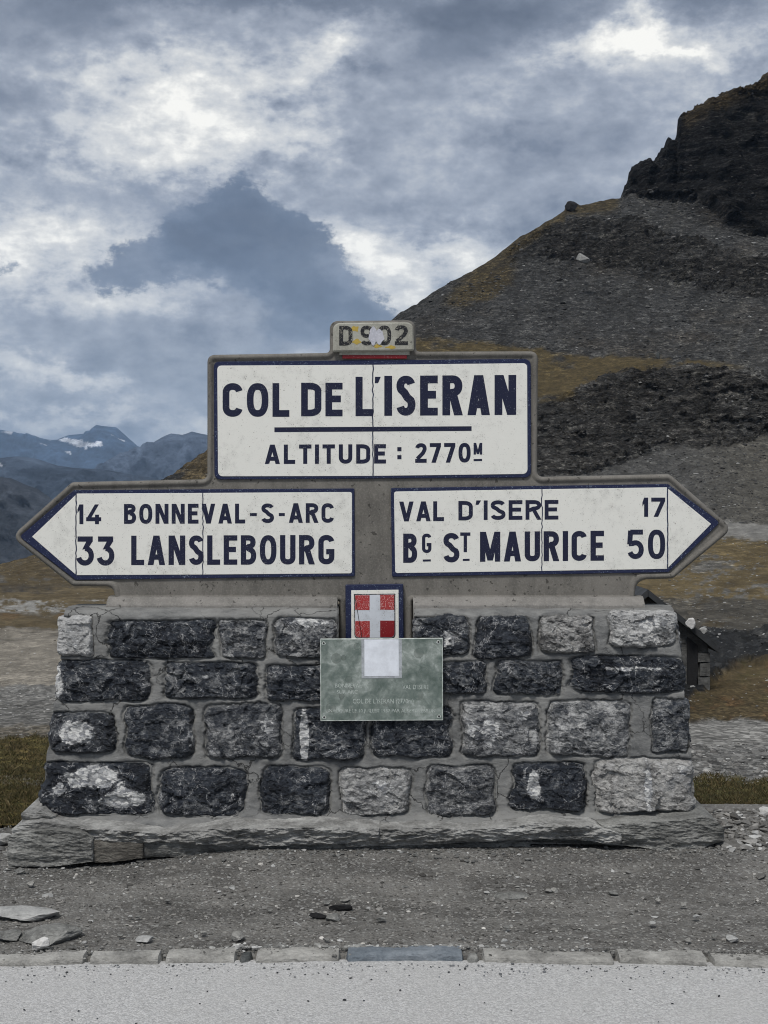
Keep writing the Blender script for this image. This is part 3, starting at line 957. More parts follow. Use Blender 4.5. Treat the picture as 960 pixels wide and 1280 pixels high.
# ---- the far side of the hill, falling to the valley
bx, by, bz = [], [], []
for f_, dz in ((1.05, 3.0), (1.2, 22.0), (1.7, 80.0), (3.0, 200.0), (8.0, 300.0)):
    yb = Yg[-1] * f_
    bx.append(Xg[-1] * f_)
    by.append(yb)
    bz.append(np.maximum(Zg[-1] - dz, -300.0) if f_ < 8 else np.full_like(yb, -300.0))
nb = len(bx)
Xa = np.vstack([Xg] + [np.array(bx)]); Ya = np.vstack([Yg] + [np.array(by)]); Za = np.vstack([Zg] + [np.array(bz)])
alba = np.concatenate([alb, np.ones((nb,) + alb.shape[1:]) * SCREE])
rka = np.concatenate([rocky, np.ones((nb, rocky.shape[1])) * 0.5])
rr, cc = Xa.shape
# bump distance grows with the coarseness of the ground there
rkm = np.vstack([np.clip(disp_rock + disp_cliff + 0.8 * darkr, 0, 1)] + [np.zeros((nb, PYg.shape[1]))])
rk_att = np.stack([rka * np.clip(Ya, 6, 300) / 300.0 * 1.9, rkm, 1 - sst(Ya, 12, 40)], -1)
me = fast_mesh('hillside', np.stack([Xa, Ya, Za], -1), grid_quads(rr, cc), attrs={'albedo': alba.reshape(-1, 3), 'rocky': rk_att.reshape(-1, 3)})
link('hillside', me, M_terrain, kind='structure')

# broad sheets: behind the viewer, and the valley floor out to the horizon
pyd('ground', [(-3000, -3000, -0.12), (3000, -3000, -0.12), (3000, 4.2, -0.12), (-3000, 4.2, -0.12)], [(0, 1, 2, 3)], M_verge, kind='structure')
_me = fast_mesh('valley_ground', [(-20000, -3500, -301), (20000, -3500, -301), (20000, 19000, -301), (-20000, 19000, -301)], quads=[(0, 1, 2, 3)],
                attrs={'albedo': np.ones((4, 3)) * [0.06, 0.06, 0.04]})
link('valley_ground', _me, M_mount, kind='structure')


# ---- far mountains
def mountain(name, skyline, pyb, Ytop, Ybot, amp, wl, colf, seed, x0, x1, step=2.0, rows=90):
    px = np.arange(x0, x1, step)
    sk = poly(skyline, px)
    t = (np.linspace(0, 1, rows) ** 1.1)[:, None]
    py = pyb * (1 - t) + sk * t
    Y = Ybot * (1 - t) + Ytop * t + 0 * py
    X = (px - CX) / F * Y
    Z = CAMZ - (py - HZ) / F * Y
    rg = ridged(X / wl * 2.2 + seed, Y / wl * 1.3, Z / wl * 1.8, 7, 0.62)
    sm = ridged(X / wl * 5 + seed, Y / wl * 4, Z / wl * 5, 4, 0.6)
    fade = sst(t, 1.0, 0.86) * 0.92 + 0.08
    D = amp * (rg + 0.28 * sm) * fade
    Y2 = Y - D * 1.2
    Z2 = Z + D * 0.35
    al = colf(px[None, :] + 0 * py, py, rg, sm)
    # back slope
    Xb = np.stack([X[-1] * k for k in (1.03, 1.15)]); Yb = np.stack([Y2[-1] * k for k in (1.03, 1.15)])
    Zb = np.stack([Z2[-1] - Ytop * 0.01, np.full_like(X[-1], -300.0)])
    co = np.stack([np.vstack([X, Xb]), np.vstack([Y2, Yb]), np.vstack([Z2, Zb])], -1)
    al = np.concatenate([al, np.repeat(al[-1:], 2, 0)])
    me = fast_mesh(name, co, grid_quads(rows + 2, len(px)), attrs={'albedo': al.reshape(-1, 3)})
    return link(name, me, M_mount, kind='structure')


def inpoly(px, py, pts):
    c = np.zeros(px.shape, bool)
    n = len(pts)
    for i in range(n):
        xa, ya = pts[i]; xb, yb = pts[(i + 1) % n]
        cnd = ((ya > py) != (yb > py)) & (px < (xb - xa) * (py - ya) / ((yb - ya) or 1e-9) + xa)
        c ^= cnd
    return c


SNOW = np.array([0.62, 0.64, 0.68])


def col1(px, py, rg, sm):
    a = np.ones(px.shape + (3,)) * [0.028, 0.050, 0.088] * (1 + 0.6 * sm[..., None])  # blue of the distant haze is put into the rock colour
    jx, jy = px + 3.5 * sm, py + 2.0 * sm
    m = inpoly(jx, jy, [(54, 551), (73, 552.5), (90, 557), (108, 563), (122, 566), (141, 571), (139, 577), (128, 579), (111, 573), (98, 567), (86, 563), (70, 556)])
    m |= inpoly(jx, jy, [(149, 556), (156, 555), (163, 557), (161, 560), (151, 560)])
    m |= inpoly(jx, jy, [(20, 556), (34, 560), (30, 562), (18, 559)]) | inpoly(jx, jy, [(96, 580), (104, 582), (102, 586), (95, 583)])
    m |= inpoly(px, py, [(63, 570), (69, 570), (70, 573), (64, 573)]) | inpoly(px, py, [(117, 575), (121, 577), (121, 580), (118, 579)])
    a[m] = SNOW
    return a


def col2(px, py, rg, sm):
    return np.ones(px.shape + (3,)) * [0.056, 0.070, 0.096] * (1 + 0.5 * sm[..., None] + 0.3 * rg[..., None])  # rock colour carries some haze blue of its own


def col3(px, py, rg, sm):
    a = np.ones(px.shape + (3,)) * [0.044, 0.058, 0.080] * (1 + 0.5 * sm[..., None] + 0.25 * rg[..., None])  # bluish haze tint mixed into the slope colour
    m = inpoly(px + sm, py + sm, [(3, 587), (8, 590), (14, 594), (15, 597), (9, 596), (3, 590)]) | inpoly(px, py, [(-5, 642), (4, 643), (5, 645.5), (-5, 646)])
    a[m] = SNOW
    return a


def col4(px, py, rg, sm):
    return np.ones(px.shape + (3,)) * [0.054, 0.060, 0.070] * (1 + 0.5 * sm[..., None] + 0.3 * rg[..., None])  # slight haze tint painted into the grey


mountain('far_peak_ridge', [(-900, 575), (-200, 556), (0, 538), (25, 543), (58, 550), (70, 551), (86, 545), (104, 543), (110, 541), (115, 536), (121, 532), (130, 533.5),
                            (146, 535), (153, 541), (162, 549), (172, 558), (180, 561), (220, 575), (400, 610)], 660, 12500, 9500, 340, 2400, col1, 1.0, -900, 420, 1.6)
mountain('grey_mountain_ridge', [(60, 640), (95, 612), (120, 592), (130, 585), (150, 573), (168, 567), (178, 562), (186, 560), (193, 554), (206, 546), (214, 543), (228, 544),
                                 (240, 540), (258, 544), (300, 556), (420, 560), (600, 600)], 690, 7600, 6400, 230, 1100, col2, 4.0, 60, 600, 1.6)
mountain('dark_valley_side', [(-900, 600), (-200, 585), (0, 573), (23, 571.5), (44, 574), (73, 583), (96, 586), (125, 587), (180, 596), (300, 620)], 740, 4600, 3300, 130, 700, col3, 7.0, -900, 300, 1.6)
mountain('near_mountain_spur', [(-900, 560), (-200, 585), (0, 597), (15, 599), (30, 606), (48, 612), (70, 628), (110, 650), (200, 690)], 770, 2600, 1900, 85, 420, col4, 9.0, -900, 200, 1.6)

# ================================================================== near ground: gravel verge
vx = np.concatenate([np.linspace(-12, -2.6, 90, endpoint=False), np.arange(-2.6, 2.6, 0.011), np.linspace(2.6, 12, 90)])
vy = np.concatenate([np.arange(4.60, 6.30, 0.012), np.linspace(6.30, 6.95, 40)])
VX, VY = np.meshgrid(vx, vy)


def kerb_y(x):
    return 4.722 - 0.045 * np.minimum((x / 1.3) ** 2, 4.0)


def verge_h(x, y):
    g = 0.074 * sst(x, -1.30, -0.5) * sst(y, 5.35, 5.95) + 0.012 * sst(x, 1.2, 1.6) * sst(y, 5.6, 6.1)
    z = g - 0.010
    z = z + 0.010 * fbm(x * 1.7, y * 1.7, 0.5, 3) + 0.005 * fbm(x * 9, y * 9, 2.5, 4, 0.65)
    z = z - 0.045 * sst(y, 6.62, 6.72) - 0.07 * (1 - sst(y, kerb_y(x) + 0.02, kerb_y(x) + 0.075))
    return z


VZ = verge_h(VX, VY) + 0.0045 * fbm(VX * 34, VY * 34, 1.5, 3, 0.75)
me = fast_mesh('gravel_verge', np.stack([VX, VY, VZ], -1), grid_quads(*VX.shape))
link('gravel_verge', me, M_verge, kind='structure')

# road, pale chippings, ragged far edge
rx = np.concatenate([np.linspace(-60, -2.4, 60, endpoint=False), np.arange(-2.4, 2.4, 0.012), np.linspace(2.4, 60, 60)])
ry = np.concatenate([np.linspace(-25, 3.6, 30, endpoint=False), np.linspace(3.6, 4.78, 60)])
RX, RY = np.meshgrid(rx, ry)
edge = 0.022 * fbm(RX * 1.2, 0.2, 0.5, 3) + 0.014 * fbm(RX * 14, 0.2, 2.5, 4, 0.65) - 0.004
RY = RY + (edge + kerb_y(RX) - 4.745) * sst(RY, 4.0, 4.78)
RZ = -0.014 + 0.003 * fbm(RX * 2, RY * 2, 0.1, 3) + 0.0012 * fbm(RX * 60, RY * 60, 0.1, 2) 
me = fast_mesh('road', np.stack([RX, RY, RZ], -1), grid_quads(*RX.shape))
link('road', me, M_road, kind='structure')

# ================================================================== THE STONE PLINTH OF THE SIGN
def wall_Y(py):
    return 6.22 / (1 + 0.1 * (py - HZ) / F)


WB = P(470, 1060, 6.3)
wall = empty('stone_wall_plinth', (0.0, 6.4, 0.0), label='battered plinth of dark slate blocks and grey mortar carrying the signpost', cat='stone wall')

# x0, y0, x1, y1, taper, tone, warm, bulge, quartz blobs (u, v, ru, rv, weight)
STONES = [
    (71, 769, 116, 821, 0.00, 0.62, 0.10, 0.030, [(0, 0, .9, .9, .35)]),
    (135, 776, 268, 823, 0.00, 0.17, 0.0, 0.030, []),
    (274, 775, 334, 823, -0.05, 0.40, 0.05, 0.030, [(.6, -.3, .25, .9, .35)]),
    (342, 773, 423, 823, 0.00, 0.42, 0.05, 0.030, [(0, -.9, .9, .45, .55)]),
    (517, 769, 587, 819, 0.00, 0.30, 0.0, 0.030, [(.35, .15, .6, .6, .50)]),
    (594, 770, 666, 823, 0.10, 0.17, 0.0, 0.035, []),
    (675, 769, 744, 817, 0.03, 0.50, 0.40, 0.030, [(0, .1, .8, .5, .15)]),
    (761, 763, 847, 809, -0.02, 0.60, 0.10, 0.040, [(.3, -.3, .8, .6, .45)]),
    (70, 825, 188, 877, 0.00, 0.22, 0.0, 0.032, [(-1, .1, .18, .9, .85), (.7, .4, .3, .3, .30)]),
    (206, 827, 324, 873, 0.00, 0.27, 0.0, 0.032, [(-.12, -.2, .08, .12, .9)]),
    (333, 831, 420, 877, 0.00, 0.22, 0.0, 0.026, []),
    (524, 827, 607, 867, 0.00, 0.27, 0.0, 0.026, []),
    (619, 825, 703, 869, 0.04, 0.32, 0.0, 0.032, [(0, .8, .6, .2, .25)]),
    (713, 820, 859, 866, 0.02, 0.12, 0.0, 0.034, [(0, -.35, .85, .16, .62), (-.4, .4, .3, .15, .35)]),
    (61, 889, 145, 941, 0.00, 0.24, 0.05, 0.040, [(-.1, 0, .62, .62, 1.0)]),
    (155, 881, 244, 949, -0.03, 0.30, 0.0, 0.034, [(.85, .1, .15, .5, .4)]),
    (256, 879, 353, 950, 0.00, 0.36, 0.05, 0.040, [(.6, -.2, .4, .5, .38), (-.3, -.8, .4, .2, .35)]),
    (365, 884, 457, 951, 0.00, 0.25, 0.0, 0.036, [(-.66, .1, .13, 1.2, 1.0)]),
    (464, 882, 564, 948, 0.00, 0.28, 0.0, 0.026, []),
    (575, 876, 675, 947, 0.02, 0.44, 0.05, 0.038, [(-.3, .1, .7, .7, .50), (.6, -.4, .4, .4, .40)]),
    (685, 876, 789, 946, -0.02, 0.47, 0.05, 0.036, [(.8, 0, .25, .8, .35)]),
    (814, 873, 862, 941, 0.00, 0.38, 0.0, 0.030, []),
    (51, 952, 191, 1019, 0.03, 0.12, 0.0, 0.042, [(-.05, -.45, .55, .42, .85), (.5, .3, .42, .42, .9), (-.65, -.1, .15, .3, .6)]),
    (197, 959, 306, 1022, 0.00, 0.22, 0.0, 0.036, [(.75, -.1, .1, .4, .45)]),
    (324, 957, 414, 1019, 0.03, 0.25, 0.0, 0.034, [(0, .9, .8, .15, .3)]),
    (425, 959, 515, 1021, -0.02, 0.54, 0.20, 0.038, [(0, 0, .9, .9, .36)]),
    (532, 956, 619, 1020, 0.02, 0.38, 0.08, 0.036, [(.5, -.3, .25, .2, .4)]),
    (639, 953, 733, 1014, 0.04, 0.13, 0.0, 0.038, [(-.42, -.1, .16, .62, 1.0)]),
    (740, 947, 869, 1017, 0.00, 0.58, 0.45, 0.044, [(.05, 0, .10, 1.1, .75), (.7, -.2, .3, .8, .35)]),
]


def bound(ang, seed):
    n = 6.0 + (seed * 7 % 10) * 0.7
    c, s = np.abs(np.cos(ang)), np.abs(np.sin(ang))
    b = (c ** n + s ** n) ** (-1 / n)
    j = 0.11 * perlin(np.cos(ang) * 1.6, np.sin(ang) * 1.6, seed * 3.17) + 0.045 * perlin(np.cos(ang) * 5, np.sin(ang) * 5, seed * 1.9) \
        + 0.03 * perlin(np.cos(ang) * 14, np.sin(ang) * 14, seed * 2.3)
    return b * (1 + j) * 0.985


def stone_mesh(x0, y0, x1, y1, tap, tone, warm, bulge, blobs, seed, place):
    rs = np.random.RandomState(seed)
    nu, nv = max(26, int((x1 - x0) / 1.45)), max(22, int((y1 - y0) / 1.45))
    uu = np.sin(np.linspace(-1, 1, nu) * math.pi / 2 * 0.86) / math.sin(math.pi / 2 * 0.86)
    vv = np.sin(np.linspace(-1, 1, nv) * math.pi / 2 * 0.86) / math.sin(math.pi / 2 * 0.86)
    U, Vv = np.meshgrid(uu, vv)
    r = np.maximum(np.abs(U), np.abs(Vv))
    ang = np.arctan2(Vv, U)
    bsq = 1 / np.maximum(np.maximum(np.abs(np.cos(ang)), np.abs(np.sin(ang))), 1e-6)
    k = bound(ang, seed) / bsq
    a, b = U * k, Vv * k
    hw, hh = (x1 - x0) / 2, (y1 - y0) / 2
    asp = hw / hh
    # quarry face: lowest of several tilted planes, then broken up
    planes = []
    for i in range(7):
        th = rs.uniform(0, 2 * math.pi)
        sl = rs.uniform(0.3, 1.25)
        planes.append(bulge * rs.uniform(0.95, 1.3) - bulge * sl * (np.cos(th) * a + np.sin(th) * b) * 0.9)
    fac = np.minimum.reduce(planes)
    sx, sz = a * asp, b
    nz = ridged(sx * 1.5 + seed, sz * 1.9, seed * 0.7, 4, 0.6)
    nf = fbm(sx * 5 + seed, sz * 6, seed * 0.3, 4, 0.68)
    def chips(K, sd, am):
        r3 = np.random.RandomState(sd)
        cx_, cz_ = r3.uniform(-asp, asp, K), r3.uniform(-1, 1, K)
        wx, wz = sx + 0.10 * fbm(sx * 3, sz * 3, sd, 2), sz + 0.10 * fbm(sx * 3, sz * 3, sd + 9, 2)
        D2 = (wx[..., None] - cx_) ** 2 + ((wz[..., None] - cz_) * 1.5) ** 2
        k_ = D2.argmin(-1)
        tx, tz, of = r3.normal(0, 1, K), r3.normal(0, 1, K), r3.normal(0, 0.5, K)
        sc_ = math.sqrt(asp * 4 / K)
        return am * (of[k_] + (tx[k_] * (wx - cx_[k_]) + tz[k_] * (wz - cz_[k_])) / sc_ * 1.1)
    cf = chips(int(9 * asp) + 3, seed * 3 + 1, 0.0075) + chips(int(60 * asp), seed * 5 + 2, 0.0032)
    fac = fac + cf * sst(1 - r, 0.0, 0.08) / 0.72
    h = -0.010 + 0.017 * sst(1 - r, 0.0, 0.09) + 0.72 * fac * sst(1 - r, 0.0, 0.16) + (0.008 * nz + 0.008 * nf) * sst(1 - r, 0.0, 0.10)
    q = np.zeros_like(a)
    for (bu, bv, ru, rv, wt) in blobs:
        q = np.maximum(q, wt * np.exp(-(((a - bu) / ru) ** 2 + ((b - bv) / rv) ** 2) ** 1.4))
    q = q * 1.12 + 0.10 * nf
    tn = tone + 0.95 * max(0.0, tone - 0.30) + 0.02 + 0.08 * nz
    # rim ring pushed back into the mortar
    a2 = np.pad(a, 1, 'edge'); b2 = np.pad(b, 1, 'edge'); h2 = np.pad(h, 1, 'edge')
    m = np.ones_like(a2, bool); m[1:-1, 1:-1] = False
    h2[m] = -0.13
    px = (x0 + x1) / 2 + hw * a2 * (1 + tap * b2)
    py = (y0 + y1) / 2 + hh * b2
    co = place(px, py, h2)
    look = np.stack([np.pad(tn, 1, 'edge'), np.pad(q, 1, 'edge'), np.full_like(a2, warm)], -1)
    return fast_mesh('stone', co, grid_quads(*a2.shape), smooth=False, attrs={'look': look.reshape(-1, 3)})


def on_wall(px, py, h):
    Y = wall_Y(py)
    X, Z = (px - CX) / F * Y, CAMZ - (py - HZ) / F * Y
    return np.stack([X, Y - h, Z], -1)


for i, s in enumerate(STONES):
    me = stone_mesh(*s, 11 + i * 3, on_wall)
    link('stone', me, M_stone, wall)

# ---- mortar body: front, flanks, back and cap in one skin
LE = [(762, 82), (772, 79), (826, 76), (890, 67), (955, 57), (1020, 49), (1030, 40), (1038, 30), (1050, 28)]
RE = [(762, 838), (772, 845), (826, 853), (866, 856), (900, 859), (960, 866), (1015, 869), (1028, 878), (1040, 884), (1050, 886)]
NU = 760
pyr = np.concatenate([np.arange(770, 1050, 1.25)])
U_, PYm = np.meshgrid(np.linspace(0, 1, NU), pyr)
le = poly(LE, PYm) + 2.2 * perlin(PYm * 0.06, 0.5, 1.1)
re_ = poly(RE, PYm) + 2.2 * perlin(PYm * 0.06, 0.5, 5.1)
PXm = le + (re_ - le) * U_
hm = 0.007 * fbm(PXm / 26, PYm / 26, 0.5, 5, 0.62) + 0.006 * ridged(PXm / 60, PYm / 30, 2.5, 3)
gro = np.zeros_like(PXm)
for i, s in enumerate(STONES):
    x0, y0, x1, y1, tap = s[:5]
    hw, hh = (x1 - x0) / 2, (y1 - y0) / 2
    b_ = (PYm - (y0 + y1) / 2) / hh
    a_ = (PXm - (x0 + x1) / 2) / hw / (1 + tap * b_)
    sel = (np.abs(a_) < 1.6) & (np.abs(b_) < 1.8)
    A, B = a_[sel], b_[sel]
    ang = np.arctan2(B, A)
    rr_ = np.sqrt(A * A + B * B) / bound(ang, 11 + i * 3)
    dpx = (rr_ - 1) * min(hw, hh)
    hh_ = hm[sel]
    lip = 0.002 * np.exp(-((dpx - 4.5) / 3.0) ** 2) * (0.4 + perlin(PXm[sel] / 14, PYm[sel] / 14, i))
    g = -0.022 * np.exp(-((dpx - 0.0) / 1.1) ** 2) * (0.75 + 0.6 * perlin(PXm[sel] / 22, PYm[sel] / 22, i + 40))
    hin = np.where(dpx < -2.0, -0.05, 0)
    hm[sel] = np.where(dpx < -2.0, -0.05, hh_ + lip + g)
# the smeared skirt at the foot leans out over the slate footing
skirt = 0.085 * sst(PYm, 1013 + 5 * perlin(PXm / 40, 0.3, 0.7), 1034) + 0.022 * sst(PYm, 1010, 1030) * fbm(PXm / 20, PYm / 8, 0.9, 4, 0.65)
crk = 1033 + 4 * perlin(PXm / 60, 0.3, 2.7) + 2 * perlin(PXm / 11, 0.3, 4.7)
hm = hm - 0.022 * np.exp(-((PYm - crk) / 1.1) ** 2) * sst(perlin(PXm / 70, 0.9, 8.7), -0.35, -0.1)
hm = hm + skirt
Ym = wall_Y(PYm) - skirt          # keep the picture row while leaning out
Xm = (PXm - CX) / F * wall_Y(PYm); Zm = CAMZ - (PYm - HZ) / F * wall_Y(PYm)
Ym = wall_Y(PYm) - hm
# recess for the coat of arms
notch = ((PXm > 422) & (PXm < 517.5) & (PYm < 832))
Ym = np.where(notch, 6.34, Ym)
# cap rows, going back over the top
crow = []
xs_t, zs_t, ys_t = Xm[0], Zm[0], Ym[0]
ntop = notch[0]
cap = [(0.010, 0.010), (0.030, 0.022), (0.055, 0.030), (0.10, 0.036), (0.30, 0.030), (0.58, 0.0), (0.66, -0.05), (0.68, -0.5), (0.70, -1.2)]
Xt, Yt, Zt = [], [], []
for (dy, dz) in cap:
    wob_ = 0.004 * fbm(xs_t * 7, dy * 9, 0.4, 4, 0.65)
    Yc = wall_Y(770.0) + dy + 0 * xs_t
    Zc = CAMZ - (770.0 - HZ) / F * wall_Y(770.0) + dz + wob_ + 0.010 * fbm(xs_t * 3.2, 0.2, 0.7, 3) * (1 if dz > 0 else 0)
    Zc = np.where(ntop & (dy < 0.17), zs_t, Zc)
    Yc = np.where(ntop & (dy < 0.17), 6.34 + 0.001 * dy, Yc)
    Xt.append(xs_t * 1.0); Yt.append(Yc); Zt.append(Zc)
Xf = np.vstack([np.array(Xt[::-1]), Xm]); Yf = np.vstack([np.array(Yt[::-1]), Ym]); Zf = np.vstack([np.array(Zt[::-1]), Zm])


z770 = CAMZ - (770.0 - HZ) / F * wall_Y(770.0)
# flanks: columns carried back at both ends
def flank(xc, yc, zc, sgn):
    outx, outy, outz = [], [], []
    for d in np.linspace(0.02, 0.66, 26):
        yy = np.maximum(yc + d, yc) * 1.0
        yy = np.minimum(yy, np.maximum(yc, 6.88))
        outx.append(xc + sgn * 0.012 * fbm(zc * 9, yy * 9, sgn, 4, 0.65) * sst(-zc, -1.03, -0.98)); outy.append(yy); outz.append(np.minimum(zc, np.where(zc > z770 - 0.001, np.interp(yy, [wall_Y(770.0) + c_[0] for c_ in cap[:7]], [z770 + c_[1] for c_ in cap[:7]]), 9)))
    return outx, outy, outz


lx, ly, lz = flank(Xf[:, 0], Yf[:, 0], Zf[:, 0], -1)
qx_, qy_, qz_ = flank(Xf[:, -1], Yf[:, -1], Zf[:, -1], 1)
Xf = np.column_stack(lx[::-1] + [Xf] + qx_); Yf = np.column_stack(ly[::-1] + [Yf] + qy_); Zf = np.column_stack(lz[::-1] + [Zf] + qz_)
me = fast_mesh('mortar', np.stack([Xf, Yf, Zf], -1), grid_quads(*Xf.shape))
link('mortar', me, M_mortar, wall)

# corner stones continue round both flanks
for side in (-1, 1):
    for (pa, pb, tone) in ((772, 820, .4), (828, 874, .2), (888, 940, .3), (953, 1017, .25)):
        for j, (ya, yb) in enumerate(((6.20, 6.42), (6.46, 6.78))):
            pm = (pa + pb) / 2
            ed = poly(LE, pm) if side < 0 else poly(RE, pm)
            xs = (ed - CX) / F * wall_Y(pm)

            def on_flank(px, py, h, side=side, xs=xs, ya=ya, yb=yb, pa=pa, pb=pb):
                Y = ya + (px - 0) / 100.0 * (yb - ya)
                Z = CAMZ - (py - HZ) / F * 6.15
                lean = (py - (pa + pb) / 2) * 0.00045
                return np.stack([xs + side * (h + lean - 0.004), Y, Z], -1)
            me = stone_mesh(0, pa, 100, pb, 0, tone, 0, 0.02, [], 200 + int(pa) + j * 7 + side, on_flank)
            link('stone', me, M_stone, wall)


# ---- slate slabs of the footing
def slab(name, top, bot, Yf_, depth, under, mat, seed, parent=wall, amp=0.020, kz=15.0, **kw):
    x0, x1 = top[0][0], top[-1][0]
    n = max(12, int((x1 - x0) / 1.5))
    px = np.linspace(x0, x1, n)
    tp = poly(top, px) + 1.3 * fbm(px / 9, 0.3, seed, 4, 0.6); bt = poly(bot, px) + 1.3 * fbm(px / 9, 2.3, seed, 4, 0.6)
    endf = np.minimum(sst(px, x0 - 0.5, x0 + 2), 1 - sst(px, x1 - 2, x1 + 0.5))
    rows = []
    m = 30
    Yb = Yf_ + depth
    for k in (1.0, 0.66, 0.33, 0.12):                       # top surface
        rows.append((px, tp - 2.5 * k, Yf_ + depth * k + 0 * px, 0.35))
    for t in np.linspace(0, 1, m):
        py = tp * (1 - t) + bt * t
        rows.append((px, py, Yf_ + under * t ** 2 + 0 * px, 1.0))
    for k in (0.3, 1.0):
        rows.append((px, bt, Yf_ + under + depth * k + 0 * px, 0.0))
    X, Y, Z = [], [], []
    for (a, b, c, f_) in rows:
        x = (a - CX) / F * Yf_; z = CAMZ - (b - HZ) / F * Yf_
        d = ridged(x * 4.5 + seed, z * kz, seed, 4, 0.6) * amp + fbm(x * 11, z * kz * 2, seed + 3, 4, 0.65) * amp * 0.9
        d = d + 0.02 * fbm(x * 3, seed, 0.4, 2)
        Y.append(c - d * f_ + 0.05 * (1 - endf)); X.append(x + 0 * z); Z.append(z + 0.003 * d / max(amp, 1e-6) * f_)
    X, Y, Z = map(np.array, (X, Y, Z))
    # closing columns at the ends, stepped back like split laminae
    for s_ in (0, -1):
        stp = 0.014 * perlin(Z[:, s_] * 45, 0.5, seed + s_)
        X[:, s_] += stp
    ce = lambda A_, v: np.column_stack([v(A_[:, :1]), A_, v(A_[:, -1:])])
    Xe = np.column_stack([X[:, :1], X, X[:, -1:]]); Ze = np.column_stack([Z[:, :1], Z, Z[:, -1:]])
    Ye = np.column_stack([np.full((len(Y), 1), Yb), Y, np.full((len(Y), 1), Yb)])
    me = fast_mesh(name, np.stack([Xe, Ye, Ze], -1), grid_quads(*Xe.shape), smooth=False)
    return link(name, me, mat, parent, **kw)


slab('footing_slab', [(8, 1050), (12, 1046), (27, 1041), (60, 1037), (108, 1040), (118, 1050)], [(8, 1084), (60, 1084), (118, 1077)], 5.89, 0.6, 0.01, M_slab, 1.3)
slab('footing_slab', [(14, 1038), (27, 1030), (50, 1027), (80, 1031), (106, 1033)], [(14, 1043), (60, 1041), (106, 1044)], 5.925, 0.55, 0.0, M_crust, 2.3)
slab('footing_slab', [(26, 1018), (32, 1014), (44, 1016), (52, 1012), (66, 1022)], [(26, 1033), (66, 1031)], 5.99, 0.45, 0.0, M_crust, 3.3)
slab('footing_slab', [(104, 1050), (180, 1055)], [(104, 1079), (140, 1079), (180, 1073)], 5.905, 0.5, 0.01, M_slabb, 4.3, amp=0.008)
slab('footing_slab', [(176, 1054), (240, 1053), (306, 1056)], [(176, 1074), (240, 1071), (306, 1064)], 5.93, 0.5, 0.02, M_slab, 5.3, amp=0.010)
slab('footing_slab', [(300, 1052), (380, 1052), (476, 1050)], [(300, 1064), (380, 1070), (476, 1066)], 5.95, 0.5, 0.02, M_slab, 6.3)
slab('cement_crust', [(100, 1034), (150, 1037), (200, 1042), (245, 1038), (285, 1033), (330, 1035), (400, 1033), (475, 1036)],
     [(100, 1046), (130, 1058), (150, 1061), (190, 1054), (240, 1056), (300, 1060), (380, 1057), (475, 1054)], 5.905, 0.25, 0.03, M_crust, 7.3, amp=0.034, kz=15)
slab('footing_slab', [(430, 1038), (520, 1034), (600, 1036), (680, 1028), (740, 1031), (778, 1042)],
     [(430, 1060), (520, 1058), (600, 1054), (680, 1050), (740, 1052), (778, 1060)], 5.925, 0.5, 0.03, M_crust, 8.3, amp=0.032, kz=18)
slab('footing_slab', [(664, 1046), (720, 1044), (780, 1050)], [(664, 1054), (720, 1056), (780, 1060)], 5.945, 0.4, 0.03, M_slabd, 8.9)
slab('footing_slab', [(440, 1058), (560, 1055), (664, 1052)], [(440, 1070), (560, 1070), (664, 1066)], 5.97, 0.4, 0.01, M_slab, 9.3)
slab('footing_slab', [(752, 1032), (800, 1028), (850, 1025), (880, 1021), (896, 1026), (907, 1038)],
     [(752, 1056), (800, 1060), (840, 1066), (870, 1064), (896, 1056), (907, 1052)], 5.93, 0.55, 0.02, M_slab, 10.3, amp=0.022)


# ================================================================== polygon plates for the sign
def rounded(pts, seg=6):
    """pts: (x, y, r) in the sign plane; concave corners round as well"""
    out = []
    n = len(pts)
    for i in range(n):
        x, y = pts[i][:2]
        r = pts[i][2] if len(pts[i]) > 2 else 0
        if r <= 0:
            out.append((x, y)); continue
        a = np.array(pts[i - 1][:2], float); b = np.array((x, y), float); c = np.array(pts[(i + 1) % n][:2], float)
        u = (a - b) / np.linalg.norm(a - b); v = (c - b) / np.linalg.norm(c - b)
        ang = math.acos(max(-1, min(1, float(u @ v))))
        d = min(r / math.tan(ang / 2), np.linalg.norm(a - b) * 0.48, np.linalg.norm(c - b) * 0.48)
        p0, p2 = b + u * d, b + v * d
        for k in range(seg + 1):
            t = k / seg
            q = (1 - t) ** 2 * p0 + 2 * t * (1 - t) * (b * 0.86 + (p0 + p2) * 0.07) + t * t * p2
            out.append((float(q[0]), float(q[1])))
    return out


def offset(pts, d):
    p = np.array(pts, float)
    nx = np.roll(p, -1, 0) - p
    area = 0.5 * np.sum(p[:, 0] * np.roll(p[:, 1], -1) - np.roll(p[:, 0], -1) * p[:, 1])
    s = 1 if area > 0 else -1
    nx /= np.maximum(np.linalg.norm(nx, axis=1)[:, None], 1e-9)
    nr = np.stack([-nx[:, 1], nx[:, 0]], 1) * s
    n0 = np.roll(nr, 1, 0)
    m = nr + n0
    m /= np.maximum((m * m).sum(1)[:, None], 0.3) / 2
    return p + m * d


